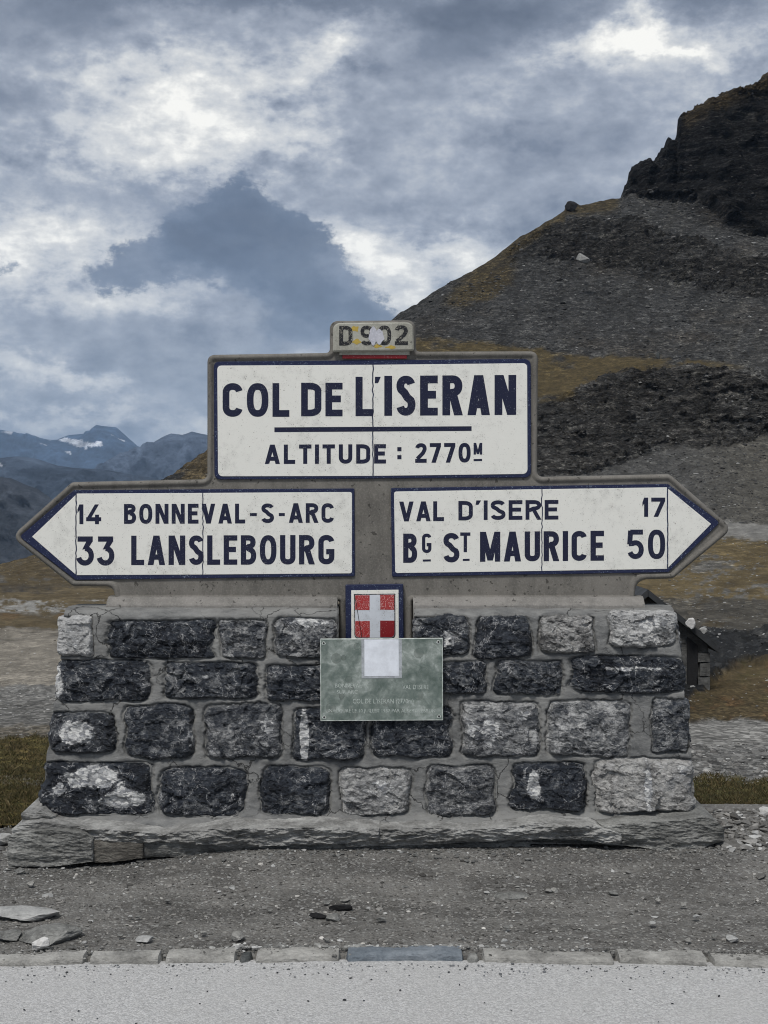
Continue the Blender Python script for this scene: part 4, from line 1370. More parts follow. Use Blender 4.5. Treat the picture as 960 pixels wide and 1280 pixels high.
def plate_mesh(pts_px, Yref, rings, sharp=None):
    """pts in photograph pixels at distance Yref; rings (inset in m, distance); closed front and back"""
    verts, faces = [], []
    if sharp is not None:
        sp = [(x, y) for x, y, r in sharp]
        ar = sum(sp[i - 1][0] * sp[i][1] - sp[i][0] * sp[i - 1][1] for i in range(len(sp)))
        rounds = []
        for (d, Y) in rings:
            dp = d * F / Yref
            q = offset(sp, dp)
            rr = []
            for i, (x, y, r) in enumerate(sharp):
                a_, c_ = sp[i - 1], sp[(i + 1) % len(sp)]
                cr_ = (x - a_[0]) * (c_[1] - y) - (y - a_[1]) * (c_[0] - x)
                convex = (cr_ > 0) == (ar > 0)
                rr.append((q[i][0], q[i][1], max(0.8, r - dp * .9) if convex else r + dp * .9))
            rounds.append([((x - CX) / F * Yref, CAMZ - (y - HZ) / F * Yref) for x, y in rounded(rr)])
        n = len(rounds[0])
        for (d, Y), q in zip(rings, rounds):
            verts += [(x, Y, z) for x, z in q]
    else:
        base = [((x - CX) / F * Yref, CAMZ - (y - HZ) / F * Yref) for x, y in pts_px]
        n = len(base)
        for (d, Y) in rings:
            q = offset(base, d) if d else np.array(base)
            verts += [(x, Y, z) for x, z in q]
    for k in range(len(rings) - 1):
        for i in range(n):
            j = (i + 1) % n
            faces.append((k * n + i, k * n + j, (k + 1) * n + j, (k + 1) * n + i))
    faces.append(tuple(range((len(rings) - 1) * n, len(rings) * n)))
    faces.append(tuple(range(n - 1, -1, -1)))
    return verts, faces


def plate(name, pts, Yfront, thick, bev, mat, parent, **kw):
    v, f = plate_mesh(pts, Yfront, [(0, Yfront + thick), (0, Yfront + bev), (bev, Yfront)])
    o = pyd(name, v, f, mat, parent, **kw)
    return o


def box_px(x0, y0, x1, y1, r=0):
    return rounded([(x0, y0, r), (x1, y0, r), (x1, y1, r), (x0, y1, r)])


def jag(x, y0, y1, amp, seed, n=26):
    rs = np.random.RandomState(seed)
    return [(x + rs.normal() * amp, y0 + (y1 - y0) * i / n) for i in range(1, n)]


# ---- lettering: strokes of one width, squared ends, like stencilled road letters
def glyph(ch, w, t):
    """returns (centre line paths, filled quads) in a box w wide and 1 high"""
    h = t / 2; L, Rr_, B, T = h, w - h, h, 1 - h
    m = w / 2

    def arc(cx, cy, rx, ry, a0, a1, n=12, e=2.0):
        o = []
        for i in range(n + 1):
            a = R(a0 + (a1 - a0) * i / n)
            c, s = math.cos(a), math.sin(a)
            c = math.copysign(abs(c) ** (2 / e), c); s = math.copysign(abs(s) ** (2 / e), s)
            o.append((cx + rx * c, cy + ry * s))
        return o
    rx = (w - t) / 2
    if ch == 'I': return [[(m, 0), (m, 1)]], []
    if ch == 'L': return [[(h, 0), (h, 1)], [(t * .9, h), (w, h)]], []
    if ch == 'E': return [[(h, 0), (h, 1)], [(t * .9, h), (w, h)], [(t * .9, T), (w, T)], [(t * .9, .52), (w * .9, .52)]], []
    if ch == 'T': return [[(m, 0), (m, 1 - t * .9)], [(0, T), (w, T)]], []
    if ch == 'D': return [[(h, 0), (h, 1)], [(t * .9, T), (w * .42, T)] + arc(w * .42, 1 - w * .42 - 0, w * .58 - h, w * .42 - h, 90, 0, 8, 2.2)
                          + arc(w * .42, w * .42, w * .58 - h, w * .42 - h, 0, -90, 8, 2.2) + [(t * .9, B)]], []
    if ch in 'O0': return [arc(m, .5, rx, .5 - h, 0, 360, 32, 2.5) + ['closed']], []
    if ch == 'C': return [arc(m, 1 - w * .48, rx, w * .48 - h, 12, 180, 14, 2.2) + arc(m, w * .48, rx, w * .48 - h, 180, 348, 14, 2.2)], []
    if ch == 'G': return [arc(m, 1 - w * .48, rx, w * .48 - h, 12, 180, 14, 2.2) + arc(m, w * .48, rx, w * .48 - h, 180, 360, 14, 2.2) + [(Rr_, .40)],
                          [(m * .98, .43), (w, .43)]], []
    if ch == 'U': return [[(h, 1)] + arc(m, w * .48, rx, w * .48 - h, 180, 360, 16, 2.3) + [(Rr_, 1)]], []
    if ch == 'S':
        r1 = .26
        return [arc(m, .745, rx * .96, .255 - h, 15, 215, 14, 2.2) + [(m - rx * .25, .575), (m + rx * .25, .455)]
                + arc(m, .275, rx, .275 - h, 35, -165, 14, 2.2)], []
    if ch == 'B': return [[(h, 0), (h, 1)], [(t * .9, T), (w * .5, T)] + arc(w * .5, .76, w * .46 - h, .24 - h, 90, -90, 10, 2.2) + [(t * .9, .52)],
                          [(w * .5, .52)] + arc(w * .5, .26 + h * .5, w * .5 - h, .26 - h * .5, 90, -90, 12, 2.2) + [(t * .9, B)]], []
    if ch == 'R': return [[(h, 0), (h, 1)], [(t * .9, T), (w * .5, T)] + arc(w * .5, .735, w * .48 - h, .265 - h, 90, -90, 12, 2.2) + [(t * .9, .47)]], \
        [[(w - t * 1.12, 0), (w, 0), (w * .5 + t * .62, .5), (w * .5 - t * .48, .5)]]
    if ch == 'A': return [[(w * .2, .27), (w * .8, .27)]], [[(0, 0), (t * 1.08, 0), (m + t * .5, 1), (m - t * .58, 1)], [(w - t * 1.08, 0), (w, 0), (m + t * .58, 1), (m - t * .5, 1)]]
    if ch == 'V': return [], [[(0, 1), (t * 1.08, 1), (m + t * .5, 0), (m - t * .58, 0)], [(w - t * 1.08, 1), (w, 1), (m + t * .58, 0), (m - t * .5, 0)]]
    if ch == 'N': return [[(h, 0), (h, 1)], [(Rr_, 0), (Rr_, 1)]], [[(0.02, 1), (t * 1.15, 1), (w - .02, 0), (w - t * 1.15, 0)]]
    if ch == 'M': return [[(h, 0), (h, 1)], [(Rr_, 0), (Rr_, 1)]], [[(0.01, 1), (t * 1.1, 1), (m + t * .5, .04), (m - t * .5, .04)], [(w - .01, 1), (w - t * 1.1, 1), (m - t * .5, .04), (m + t * .5, .04)]]
    if ch == '1': return [[(Rr_, 0), (Rr_, 1)]], [[(w - t, 1), (w - t, 1 - t * 1.5), (0, 1 - t * 2.2), (0, 1 - t * 1.2)]]
    if ch == '2': return [arc(m, .72, rx, .28 - h, 170, -20, 14, 2.2) + [(m + rx * .55, .50), (L + .01, t * 1.0)], [(0, h), (w, h)]], []
    if ch == '3': return [[(0.01, T), (w * .93, T)], arc(w * .46, .34, w * .54 - h, .34 - h, 88, -165, 16, 2.1)], \
        [[(w * .93, 1 - t * .9), (w * .93 - t * 1.2, 1 - t * .9), (w * .30, .68 - t * .72), (w * .30 + t * 1.1, .68 - t * .55)]]
    if ch == '4': return [[(0, .25), (w, .25)], [(w * .72, 0), (w * .72, .48)]], [[(w * .58, 1), (w * .58 + t * 1.0, 1), (t * 1.05, .25), (0, .25)]]
    if ch == '5': return [[(w * .95, T), (L + .02, T)], [(L + .03, 1 - t * .2), (L, .50)], [(L * .6, .52)] + arc(m, .32, rx, .32 - h, 118, -160, 16, 2.1)], []
    if ch == '7': return [[(0, T), (w, T)]], [[(w - t * 1.1, 1 - t * .8), (w, 1 - t * .8), (w * .32 + t * .6, 0), (w * .32 - t * .5, 0)]]
    if ch == '9': return [arc(m, .69, rx, .31 - h, 0, 360, 22, 2.3) + ['closed'], [(Rr_, .69)] + arc(m, .30, rx, .30 - h, 0, -155, 12, 2.2)], []
    if ch == '-': return [[(0, .45), (w, .45)]], []
    if ch == ':': return [[(m, .12), (m, .12 + t)], [(m, .62), (m, .62 + t)]], []
    return [], []


GW = {'I': .17, 'L': .42, 'E': .44, 'T': .46, 'D': .52, 'O': .54, '0': .50, 'C': .50, 'G': .52, 'U': .50, 'S': .48, 'B': .50, 'R': .51, 'A': .56, 'V': .56,
      'N': .54, 'M': .66, '1': .30, '2': .47, '3': .48, '4': .52, '5': .48, '7': .46, '9': .50, '-': .30, ':': .17, ' ': .30}


def stroke_faces(path, t):
    closed = path[-1] == 'closed'
    p = [q for q in path if q != 'closed']
    q = [p[0]]
    for a in p[1:]:
        if math.hypot(a[0] - q[-1][0], a[1] - q[-1][1]) > 1e-4: q.append(a)
    p = np.array(q, float)
    if closed and np.linalg.norm(p[0] - p[-1]) < 1e-4: p = p[:-1]
    n = len(p)
    Ls, Rs = [], []
    for i in range(n):
        if closed: a, c = p[i - 1], p[(i + 1) % n]
        else: a, c = p[max(i - 1, 0)], p[min(i + 1, n - 1)]
        d1 = p[i] - a; d2 = c - p[i]
        if np.linalg.norm(d1) < 1e-9: d1 = d2
        if np.linalg.norm(d2) < 1e-9: d2 = d1
        d1 = d1 / np.linalg.norm(d1); d2 = d2 / np.linalg.norm(d2)
        n1 = np.array([-d1[1], d1[0]]); n2 = np.array([-d2[1], d2[0]])
        m = n1 + n2
        m = m / max(m @ m, 0.7) * 2
        Ls.append(p[i] + m * t / 2); Rs.append(p[i] - m * t / 2)
    qs = []
    for i in range(n if closed else n - 1):
        j = (i + 1) % n
        qs.append([Ls[i], Rs[i], Rs[j], Ls[j]])
    return qs


def text_quads(word, x0, x1, y0, y1, t=0.155, gap=0.13, slant=0.0):
    """quads in photograph pixels filling the box exactly; slant = drop in px across the word"""
    H_ = y1 - y0
    tot = (x1 - x0) / H_
    fixed = gap * (len(word) - 1)
    ws = [GW[c] for c in word]
    flex = [0 if c in 'I:1' and len(word) > 1 else 1 for c in word]
    wf = sum(w for w, f_ in zip(ws, flex) if not f_)
    k = (tot - fixed - wf) / max(sum(w for w, f_ in zip(ws, flex) if f_), 1e-6)
    out, x = [], 0.0
    for c, w, f_ in zip(word, ws, flex):
        w = w * k if f_ else w
        if len(word) == 1: w = tot
        paths, quads = glyph(c, w, t)
        groups = [stroke_faces(p, t) for p in paths] + [[q] for q in quads]
        out.append([[[(x0 + (x + a) * H_, y1 - b * H_ + slant * (x + a) / tot) for a, b in q] for q in g] for g in groups])
        x += w + gap
    return out


def lettering(name, words, Yl, mat, parent, **kw):
    """every letter is a piece of its own; strokes that cross are laid a hair apart"""
    for wd in words:
        if not isinstance(wd[0][0][0], list): wd = [wd]; nm = 'painted_line'
        else: nm = 'letter'
        for ch in wd:
            verts, faces = [], []
            for k, g in enumerate(ch):
                for q in g:
                    b = len(verts)
                    verts += [P(a, c, Yl - 0.00012 * k) for a, c in q]
                    faces.append((b, b + 1, b + 2, b + 3))
            pyd(nm, verts, faces, mat, parent, **kw)


# ================================================================== THE SIGNPOST
SY = 6.285
sign = empty('concrete_road_sign', P(470, 765, 6.35), label='grey concrete direction sign with white name panel above two arrow boards', cat='road sign')
body = [(412, 400.5, 10), (519.5, 399.5, 10), (520, 439, 5), (673, 438.5, 9), (672, 596, 7), (838, 592.5, 9), (917.5, 661, 11), (842, 723.5, 9),
        (796, 725, 15), (794, 752, 1), (516, 752, 1), (516, 836, 1), (424, 836, 1), (424, 752, 1),
        (143, 752, 1), (141, 733.5, 13), (90, 733, 9), (12.5, 671, 11), (89, 602.5, 9), (258.5, 599, 7), (258.5, 443, 9), (412, 440.5, 5)]
v, f = plate_mesh(None, SY, [(0, SY + 0.15), (0, SY + 0.022), (0.003, SY + 0.008), (0.009, SY - 0.001), (0.016, SY - 0.003), (0.023, SY + 0.001), (0.028, SY + 0.008), (0.031, SY + 0.009)], sharp=body)
o = pyd('concrete_body', v, f, M_conc, sign, smooth=False)
for p in o.data.polygons:
    if len(p.vertices) == 4: p.use_smooth = True

# mouldings at the foot of the sign, left and right of the coat of arms
for (xa, xb) in ((133, 421.5), (516.5, 806)):
    prof = [(6.33, 744), (6.272, 746), (6.262, 747.5), (6.232, 755), (6.227, 757), (6.225, 768), (6.225, 775), (6.33, 775)]
    n = 60
    vs, fs = [], []
    rs = np.random.RandomState(int(xa))
    for i in range(n + 1):
        px = xa + (xb - xa) * i / n
        for k, (Y, py) in enumerate(prof):
            X = (px - CX) / F * 6.23
            j = 0.0012 * rs.normal()
            vs.append((X, Y + j, CAMZ - (py - HZ) / F * Y + j * .6))
    q = len(prof)
    for i in range(n):
        for k in range(q - 1):
            fs.append((i * q + k, i * q + k + 1, (i + 1) * q + k + 1, (i + 1) * q + k))
    fs.append(tuple(range(q))); fs.append(tuple(n * q + k for k in range(q - 1, -1, -1)))
    pyd('concrete_ledge', vs, fs, M_concl, sign)
# the cast rims run out to a lower lip under both boards
# ---- main name panel
mp = plate('name_panel', rounded([(267, 452, 7), (663.5, 448.5, 8), (664, 597, 8), (268, 599.5, 8)]), SY - 0.001, 0.02, 0.002, M_border, sign)
J = 466.2


def tile(pts, parent):
    plate('tile', rounded(pts), SY - 0.003, 0.006, 0.0012, M_white, parent)


def jx(x, y0, y1, dx, amp, seed):
    j = jag(x, min(y0, y1), max(y0, y1), amp, seed)
    return [(a_ + dx, b_) for a_, b_ in (j if y1 > y0 else j[::-1])]


tile([(271.5, 457, 5), (J - .7, 456)] + jx(J, 456, 595, -.7, .35, 1) + [(J - .7, 595), (272.5, 595.5, 6)], mp)
tile([(J + .7, 456), (659, 454, 5), (659.5, 592.5, 6), (J + .7, 595)] + jx(J, 595, 456, .7, .35, 1), mp)
YL = SY - 0.0036
bar = [[[(343, 534.2), (589.5, 532.8), (589.5, 538.6), (343, 540.2)]]]
lettering('lettering', [
    text_quads('COL', 278.3, 361.7, 478.9, 521, .20, .12), text_quads('DE', 376.4, 428.2, 478.4, 520.4, .20, .12), text_quads('L', 444.4, 466.5, 471, 520.2, .18),
    text_quads('ISERAN', 481, 645.3, 469.8, 519.8, .195, .115, -1.2),
    [[[(468.5, 479), (472.5, 479), (476, 471), (468.8, 471)]]], bar,
    text_quads('ALTITUDE', 331, 482.5, 555.8, 580, .21, .20, -.6), text_quads(':', 496.5, 502, 556.5, 576.5, .26), text_quads('2770', 519, 588.3, 554, 578.5, .20, .16, -.4),
    text_quads('M', 592, 602.8, 553.6, 568.2, .20), [[[(592, 573.8), (602.6, 573.6), (602.6, 576.3), (592, 576.5)]]]], YL, M_navy, mp)

# ---- left arrow board
la = plate('left_arrow_board', rounded([(92.5, 612.5, 2), (443, 610.5, 2), (443.5, 720.5, 2), (94.5, 725, 2), (24, 671, 4)]), SY - 0.001, 0.02, 0.002, M_border, sign)
tile([(94.2, 619)] + jx(95, 619, 718, -.7, .25, 5) + [(94.2, 718), (40, 671)], la)
tile([(95.8, 617), (252.9, 616.2)] + jx(253.5, 616.2, 718.3, -.6, .3, 6) + [(252.9, 718.3), (95.8, 719)] + jx(95, 719, 617, .7, .25, 5), la)
tile([(254.1, 616.2), (440, 615, 3), (440, 716.8, 3), (254.1, 718.3)] + jx(253.5, 718.3, 616.2, .6, .3, 6), la)
lettering('lettering', [
    text_quads('14', 96.8, 126.5, 630.5, 655.2, .20, .14), text_quads('BONNEVAL', 155, 306.5, 630, 654.8, .20, .16, -.5),
    text_quads('-', 312.5, 321, 630, 654, .16), text_quads('S', 326.5, 342.5, 629.3, 653.8, .20), text_quads('-', 348.5, 356, 630, 654, .16), text_quads('ARC', 361, 417.5, 629, 653.5, .20, .15),
    text_quads('33', 96.5, 143, 670.5, 707, .18, .13), text_quads('LANSLEBOURG', 164, 418, 669.6, 706.4, .18, .12, -1.0)], YL, M_navy, la)

# ---- right arrow board
ra = plate('right_arrow_board', rounded([(488.5, 610, 2), (835, 605, 2), (900.5, 653, 4), (835.5, 715.5, 2), (490, 721, 2)]), SY - 0.001, 0.02, 0.002, M_border, sign)
tile([(492.5, 614.5, 3), (676.9, 611.5)] + jx(677.5, 611.5, 713.8, -.6, .3, 8) + [(676.9, 713.8), (494, 716.5, 3)], ra)
tile([(678.1, 611.5), (833.8, 609.2)] + jx(834.5, 609.2, 711.2, -.7, .25, 9) + [(833.8, 711.2), (678.1, 713.8)] + jx(677.5, 713.8, 611.5, .6, .3, 8), ra)
tile([(835.3, 611), (889, 655), (835.3, 709.5)] + jx(834.5, 709.5, 611, .8, .25, 9), ra)
lettering('lettering', [
    text_quads('VAL', 499, 555, 627, 651.8, .20, .13, -.5), text_quads('D', 573, 591, 626.2, 650.5, .20), [[[(594.5, 631), (598, 631), (601.5, 625.5), (595.5, 625.5)]]],
    text_quads('ISERE', 605, 698, 625.5, 650, .20, .16, -.6), text_quads('17', 803, 831.5, 622, 646, .21, .16),
    text_quads('B', 504, 521.5, 667, 703.5, .18), text_quads('G', 527.5, 539.3, 667, 691.2, .17), [[[(528.5, 699.4), (538.5, 699.2), (538.5, 701.8), (528.5, 702)]]],
    text_quads('S', 554, 574.3, 666.2, 703, .18), text_quads('T', 575.3, 588, 665.5, 690.2, .17), [[[(578.5, 698.6), (587, 698.4), (587, 701), (578.5, 701.2)]]],
    text_quads('MAURICE', 600, 755, 664.8, 702.2, .18, .12, -1.4), text_quads('50', 784, 831.5, 662, 698.8, .17, .14)], YL, M_navy, ra)

# ---- road number plate on top
npl = plate('number_plate', rounded([(416, 403.5, 9), (516.5, 402.5, 9), (517.5, 438, 2), (416, 439.5, 2)]), SY - 0.028, 0.05, 0.006, M_plate, sign)
YN = SY - 0.0288
for q in (((444, 411), 9, 7), ((446, 427), 11, 6), ((472, 432.5), 10, 4.5), ((489, 434), 13, 4)):
    (cx_, cy_), a_, b_ = q
    pts = [(cx_ + a_ / 2 * math.cos(t) * (1 + .25 * math.sin(3 * t + cx_)), cy_ + b_ / 2 * math.sin(t) * (1 + .3 * math.cos(4 * t + cy_))) for t in np.linspace(0, 2 * math.pi, 18, endpoint=False)]
    plate('yellow_stain', pts, YN, 0.001, 0.0002, M_yellow, npl)
lettering('lettering', [text_quads('D', 424, 440.5, 407.2, 431.8, .20), text_quads('9', 450.6, 466.5, 407, 431.6, .19), text_quads('0', 472, 489, 406.8, 431.5, .19), text_quads('2', 493.6, 509.8, 406.6, 431.2, .19)],
          YN - 0.0004, M_black, npl)
for (x0, y0, x1, y1) in ((461, 409, 472, 431), (468, 412, 480, 430)):
    pts = [(x0 + (x1 - x0) * (.5 + .5 * math.cos(t) * (1 + .15 * math.sin(5 * t))), y0 + (y1 - y0) * (.5 + .5 * math.sin(t) * (1 + .12 * math.cos(4 * t)))) for t in np.linspace(0, 2 * math.pi, 20, endpoint=False)]
    plate('sticker_scrap', pts, YN - 0.0025 - 0.0004 * (x0 > 465), 0.001, 0.0002, M_scrap, npl)
plate('red_strip', box_px(428, 443.8, 508.5, 448.2), SY - 0.006, 0.012, 0.001, M_red, npl)
plate('plate_bracket', box_px(424, 438.5, 512, 443.6), SY - 0.008, 0.015, 0.001, M_plate, npl)

# ---- coat of arms
sh = plate('coat_of_arms', rounded([(431.7, 731, 1), (504, 730, 1), (504.8, 818, 0), (432, 818, 0)]), 6.262, 0.03, 0.003, M_border, sign)
plate('white_frame', [(439, 738), (498.2, 737.2), (498.6, 814), (439.2, 814)], 6.259, 0.004, 0.001, M_white, sh)
plate('dark_outline', rounded([(442.6, 742.6), (494, 742), (494.4, 798.6, 6), (474, 798.6, 2), (468.5, 801, 2), (463, 798.8, 2), (443, 798.8, 6)]), 6.2575, 0.003, 0.0005, M_black, sh)
plate('cross', rounded([(443.8, 743.8), (492.8, 743.2), (493.2, 797.2, 5), (443.8, 797.4, 5)]), 6.256, 0.003, 0.0005, M_pale, sh)
for (a, b, c, d, m_, rr4) in ((444, 744, 462, 762.5, M_redworn, 0), (475.2, 743.5, 492.8, 762.2, M_redworn, 0), (444, 776.3, 462.2, 796.8, M_redworn, 1), (475.2, 775.8, 493, 796.6, M_red, 2)):
    plate('red_quarter', rounded([(a, b), (c, b), (c, d, 5 if rr4 == 2 else 0), (a, d, 5 if rr4 == 1 else 0)]), 6.2547, 0.002, 0.0004, m_, sh)
_cr = [(442.5, 743), (445.5, 755), (447.5, 768), (449.5, 780), (451.5, 790), (452, 797)]
vs, fs = [], []
for i, (x, y) in enumerate(_cr): vs += [P(x - .35, y, 6.2538), P(x + .35, y, 6.2538)]
for i in range(len(_cr) - 1): fs.append((2 * i, 2 * i + 1, 2 * i + 3, 2 * i + 2))
pyd('crack', vs, fs, M_screw, sh)

# ================================================================== THE PLAQUE
YP = 6.062
plq = empty('metal_plaque', P(477, 901, YP + 0.006), label='green patinated metal plaque screwed to the wall below the coat of arms', cat='plaque')
plate('plaque_edge', rounded([(400.2, 798.4, .5), (553.4, 797.4, .5), (553.8, 900.4, .5), (400.6, 901.4, .5)]), YP, 0.005, 0.0008, M_edge, plq)
pp = plate('plaque_face', [(401.2, 799.4), (552.6, 798.5), (552.9, 899.2), (401.5, 900.3)], YP - 0.0006, 0.004, 0.0004, M_plaque, plq)
for (x, y) in ((404.6, 804), (548, 802.4), (405.2, 896.6), (548.8, 895.4)):
    c8 = [(x + 1.25 * math.cos(t), y + 1.25 * math.sin(t)) for t in np.linspace(0, 2 * math.pi, 12, endpoint=False)]
    plate('screw', c8, YP - 0.0035, 0.004, 0.0006, M_screw, plq)
    c8 = [(x + 2.4 * math.cos(t) * (1 + .2 * math.sin(3 * t)), y + 2.2 * math.sin(t)) for t in np.linspace(0, 2 * math.pi, 14, endpoint=False)]
    plate('washer', c8, YP - 0.0012, 0.0015, 0.0003, M_edge, plq)
sb_ = plate('sticker_border', [(451.8, 798.7), (502.2, 798.5), (502.4, 847.6), (452, 848)], YP - 0.0016, 0.0012, 0.0002, M_paperf, plq)
plate('sticker', [(455.4, 799.6), (498.2, 799.3), (498.5, 844.8), (455.6, 845.2)], YP - 0.0024, 0.0012, 0.0002, M_paper, plq)


def engraved(body_, x0, x1, ybase, cap_px, parent):
    cu = bpy.data.curves.new('engraving', 'FONT')
    cu.body = body_
    cu.size = 1.0
    cu.resolution_u = 2
    ob = bpy.data.objects.new('tmp', cu)
    COL.objects.link(ob)
    dg = bpy.context.evaluated_depsgraph_get()
    dg.update()
    me_ = bpy.data.meshes.new_from_object(ob.evaluated_get(dg))
    bpy.data.objects.remove(ob)
    n = len(me_.vertices)
    a = np.empty(n * 3, np.float32); me_.vertices.foreach_get('co', a); a = a.reshape(-1, 3)
    xa, xb = a[:, 0].min(), a[:, 0].max()
    hcap = 0.70
    Yp = YP - 0.0010
    px = x0 + (a[:, 0] - xa) / (xb - xa) * (x1 - x0); py = ybase - a[:, 1] / hcap * cap_px
    co = np.stack([(px - CX) / F * Yp, np.full(n, Yp), CAMZ - (py - HZ) / F * Yp], -1).astype(np.float32)
    me_.vertices.foreach_set('co', co.ravel()); me_.update()
    link('lettering', me_, M_engrave, parent)


engraved("BONNEVAL", 419, 452, 859.5, 5.2, pp)
engraved("SUR ARC", 421, 447, 867, 4.6, pp)
engraved("VAL D'ISERE", 503, 536, 861.5, 5.6, pp)
engraved("COL DE L'ISERAN (2770m)", 441, 517, 879.3, 6.0, pp)
engraved("INAUGURE LE 10 JUILLET 1937 PAR ALBERT LEBRUN", 410, 544, 890.5, 4.4, pp)

# ================================================================== LOOSE STONES, KERB, HUT, GRASS
def ico():
    p = (1 + 5 ** .5) / 2
    v = np.array([(-1, p, 0), (1, p, 0), (-1, -p, 0), (1, -p, 0), (0, -1, p), (0, 1, p), (0, -1, -p), (0, 1, -p), (p, 0, -1), (p, 0, 1), (-p, 0, -1), (-p, 0, 1)], float)
    v /= np.linalg.norm(v[0])
    f = np.array([(0, 11, 5), (0, 5, 1), (0, 1, 7), (0, 7, 10), (0, 10, 11), (1, 5, 9), (5, 11, 4), (11, 10, 2), (10, 7, 6), (7, 1, 8),
                  (3, 9, 4), (3, 4, 2), (3, 2, 6), (3, 6, 8), (3, 8, 9), (4, 9, 5), (2, 4, 11), (6, 2, 10), (8, 6, 7), (9, 8, 1)])
    return v, f


ICV, ICF = ico()


def scatter(name, centers, sizes, cols, mat, seed, flat=0.45, parent=None, **kw):
    """many small angular stones in one mesh"""
    rs = np.random.RandomState(seed)
    n = len(centers)
    v = np.repeat(ICV[None], n, 0) * rs.uniform(0.62, 1.15, (n, 12, 1))
    sc3 = np.stack([rs.uniform(0.8, 1.5, n), rs.uniform(0.6, 1.1, n), flat * rs.uniform(0.6, 1.3, n)], 1) * sizes[:, None] * 0.5
    v = v * sc3[:, None, :]
    tilt = rs.normal(0, 0.25, n)
    ct, st = np.cos(tilt)[:, None], np.sin(tilt)[:, None]
    y_, z_ = v[..., 1] * ct - v[..., 2] * st, v[..., 1] * st + v[..., 2] * ct
    a = rs.uniform(0, 6.28, n)
    ca, sa = np.cos(a)[:, None], np.sin(a)[:, None]
    x2, y2 = v[..., 0] * ca - y_ * sa, v[..., 0] * sa + y_ * ca
    co = np.stack([x2, y2, z_], -1) + centers[:, None, :]
    tr = (ICF[None] + (np.arange(n) * 12)[:, None, None]).reshape(-1, 3)
    al = np.repeat(cols[:, None, :], 12, 1).reshape(-1, 3)
    me = fast_mesh(name, co, tris=tr, smooth=False, attrs={'albedo': al})
    return link(name, me, mat, parent, **kw)


def gcols(rs, n, base, var=0.3, pale=0.05, pc=(0.36, 0.36, 0.35)):
    c = np.array(base)[None] * rs.lognormal(0, var, (n, 1))
    m = rs.rand(n) < pale
    c[m] = np.array(pc) * rs.uniform(0.7, 1.25, (m.sum(), 1))
    return np.clip(c, 0.01, 0.75)


rs = np.random.RandomState(5)
# --- verge gravel
n = 15000
x = rs.uniform(-2.3, 2.3, n); y = 4.82 + (6.45 - 4.82) * rs.rand(n)
d = np.clip(rs.lognormal(math.log(0.0085), 0.42, n), 0.004, 0.03)
z = verge_h(x, y) + d * 0.08
scatter('verge_gravel', np.stack([x, y, z], 1), d, gcols(rs, n, (0.15, 0.145, 0.135), 0.45, 0.05), M_chip, 3, 0.5, kind='stuff',
        label='fine dark gravel and chips strewn over the verge in front of the wall')
# more rubble: close to the wall foot, behind the kerb, and beside the wall at the right
C_, D_, K_ = [], [], []


def patch(n, fx, fy, med, sg, base, pale, hi=0.06, var=0.3):
    x = fx(n); y = fy(n, x)
    d = np.clip(rs.lognormal(math.log(med), sg, n), 0.005, hi)
    C_.append(np.stack([x, y, np.maximum(verge_h(x, y), np.where(y < kerb_y(x) + 0.11, 0.005, -1)) + d * 0.10], 1)); D_.append(d); K_.append(gcols(rs, n, base, var, pale))


patch(900, lambda n: rs.uniform(-1.75, 1.6, n), lambda n, x: 5.94 - np.abs(rs.normal(0, 0.07, n)), 0.013, 0.4, (0.12, 0.12, 0.115), 0.10)
patch(1700, lambda n: rs.uniform(1.46, 2.5, n), lambda n, x: rs.uniform(5.9, 6.66, n), 0.024, 0.5, (0.155, 0.151, 0.143), 0.18, 0.09)
patch(420, lambda n: rs.uniform(-2.3, -1.62, n), lambda n, x: rs.uniform(6.0, 6.66, n), 0.018, 0.5, (0.15, 0.15, 0.145), 0.15, 0.07)
patch(900, lambda n: rs.uniform(-1.5, 1.5, n), lambda n, x: kerb_y(x) + 0.085 + rs.normal(0, 0.022, n), 0.009, 0.4, (0.15, 0.147, 0.138), 0.10, 0.02)
patch(520, lambda n: np.concatenate([rs.normal(-0.45, 0.07, n // 3), rs.normal(0.0, 0.28, n - n // 3)]), lambda n, x: kerb_y(x) + 0.095 + np.abs(rs.normal(0, 0.03, n)), 0.013, 0.45, (0.20, 0.20, 0.19), 0.25, 0.035)
for _k in range(26):
    _cx, _cy = rs.uniform(-1.6, 1.6), rs.uniform(4.95, 5.85)
    patch(rs.randint(12, 45), lambda n, a=_cx: rs.normal(a, 0.10, n), lambda n, x, b=_cy: np.clip(rs.normal(b, 0.05, n), 4.85, 5.95), 0.011, 0.45, (0.17, 0.165, 0.155), 0.10)
patch(700, lambda n: rs.uniform(-2.2, 2.2, n), lambda n, x: kerb_y(x) + 0.10 + np.abs(rs.normal(0, 0.05, n)), 0.011, 0.4, (0.16, 0.158, 0.15), 0.12)
scatter('verge_rubble', np.concatenate(C_), np.concatenate(D_), np.concatenate(K_), M_chip, 4, 0.45, kind='stuff', label='broken slate rubble at the foot and sides of the wall')
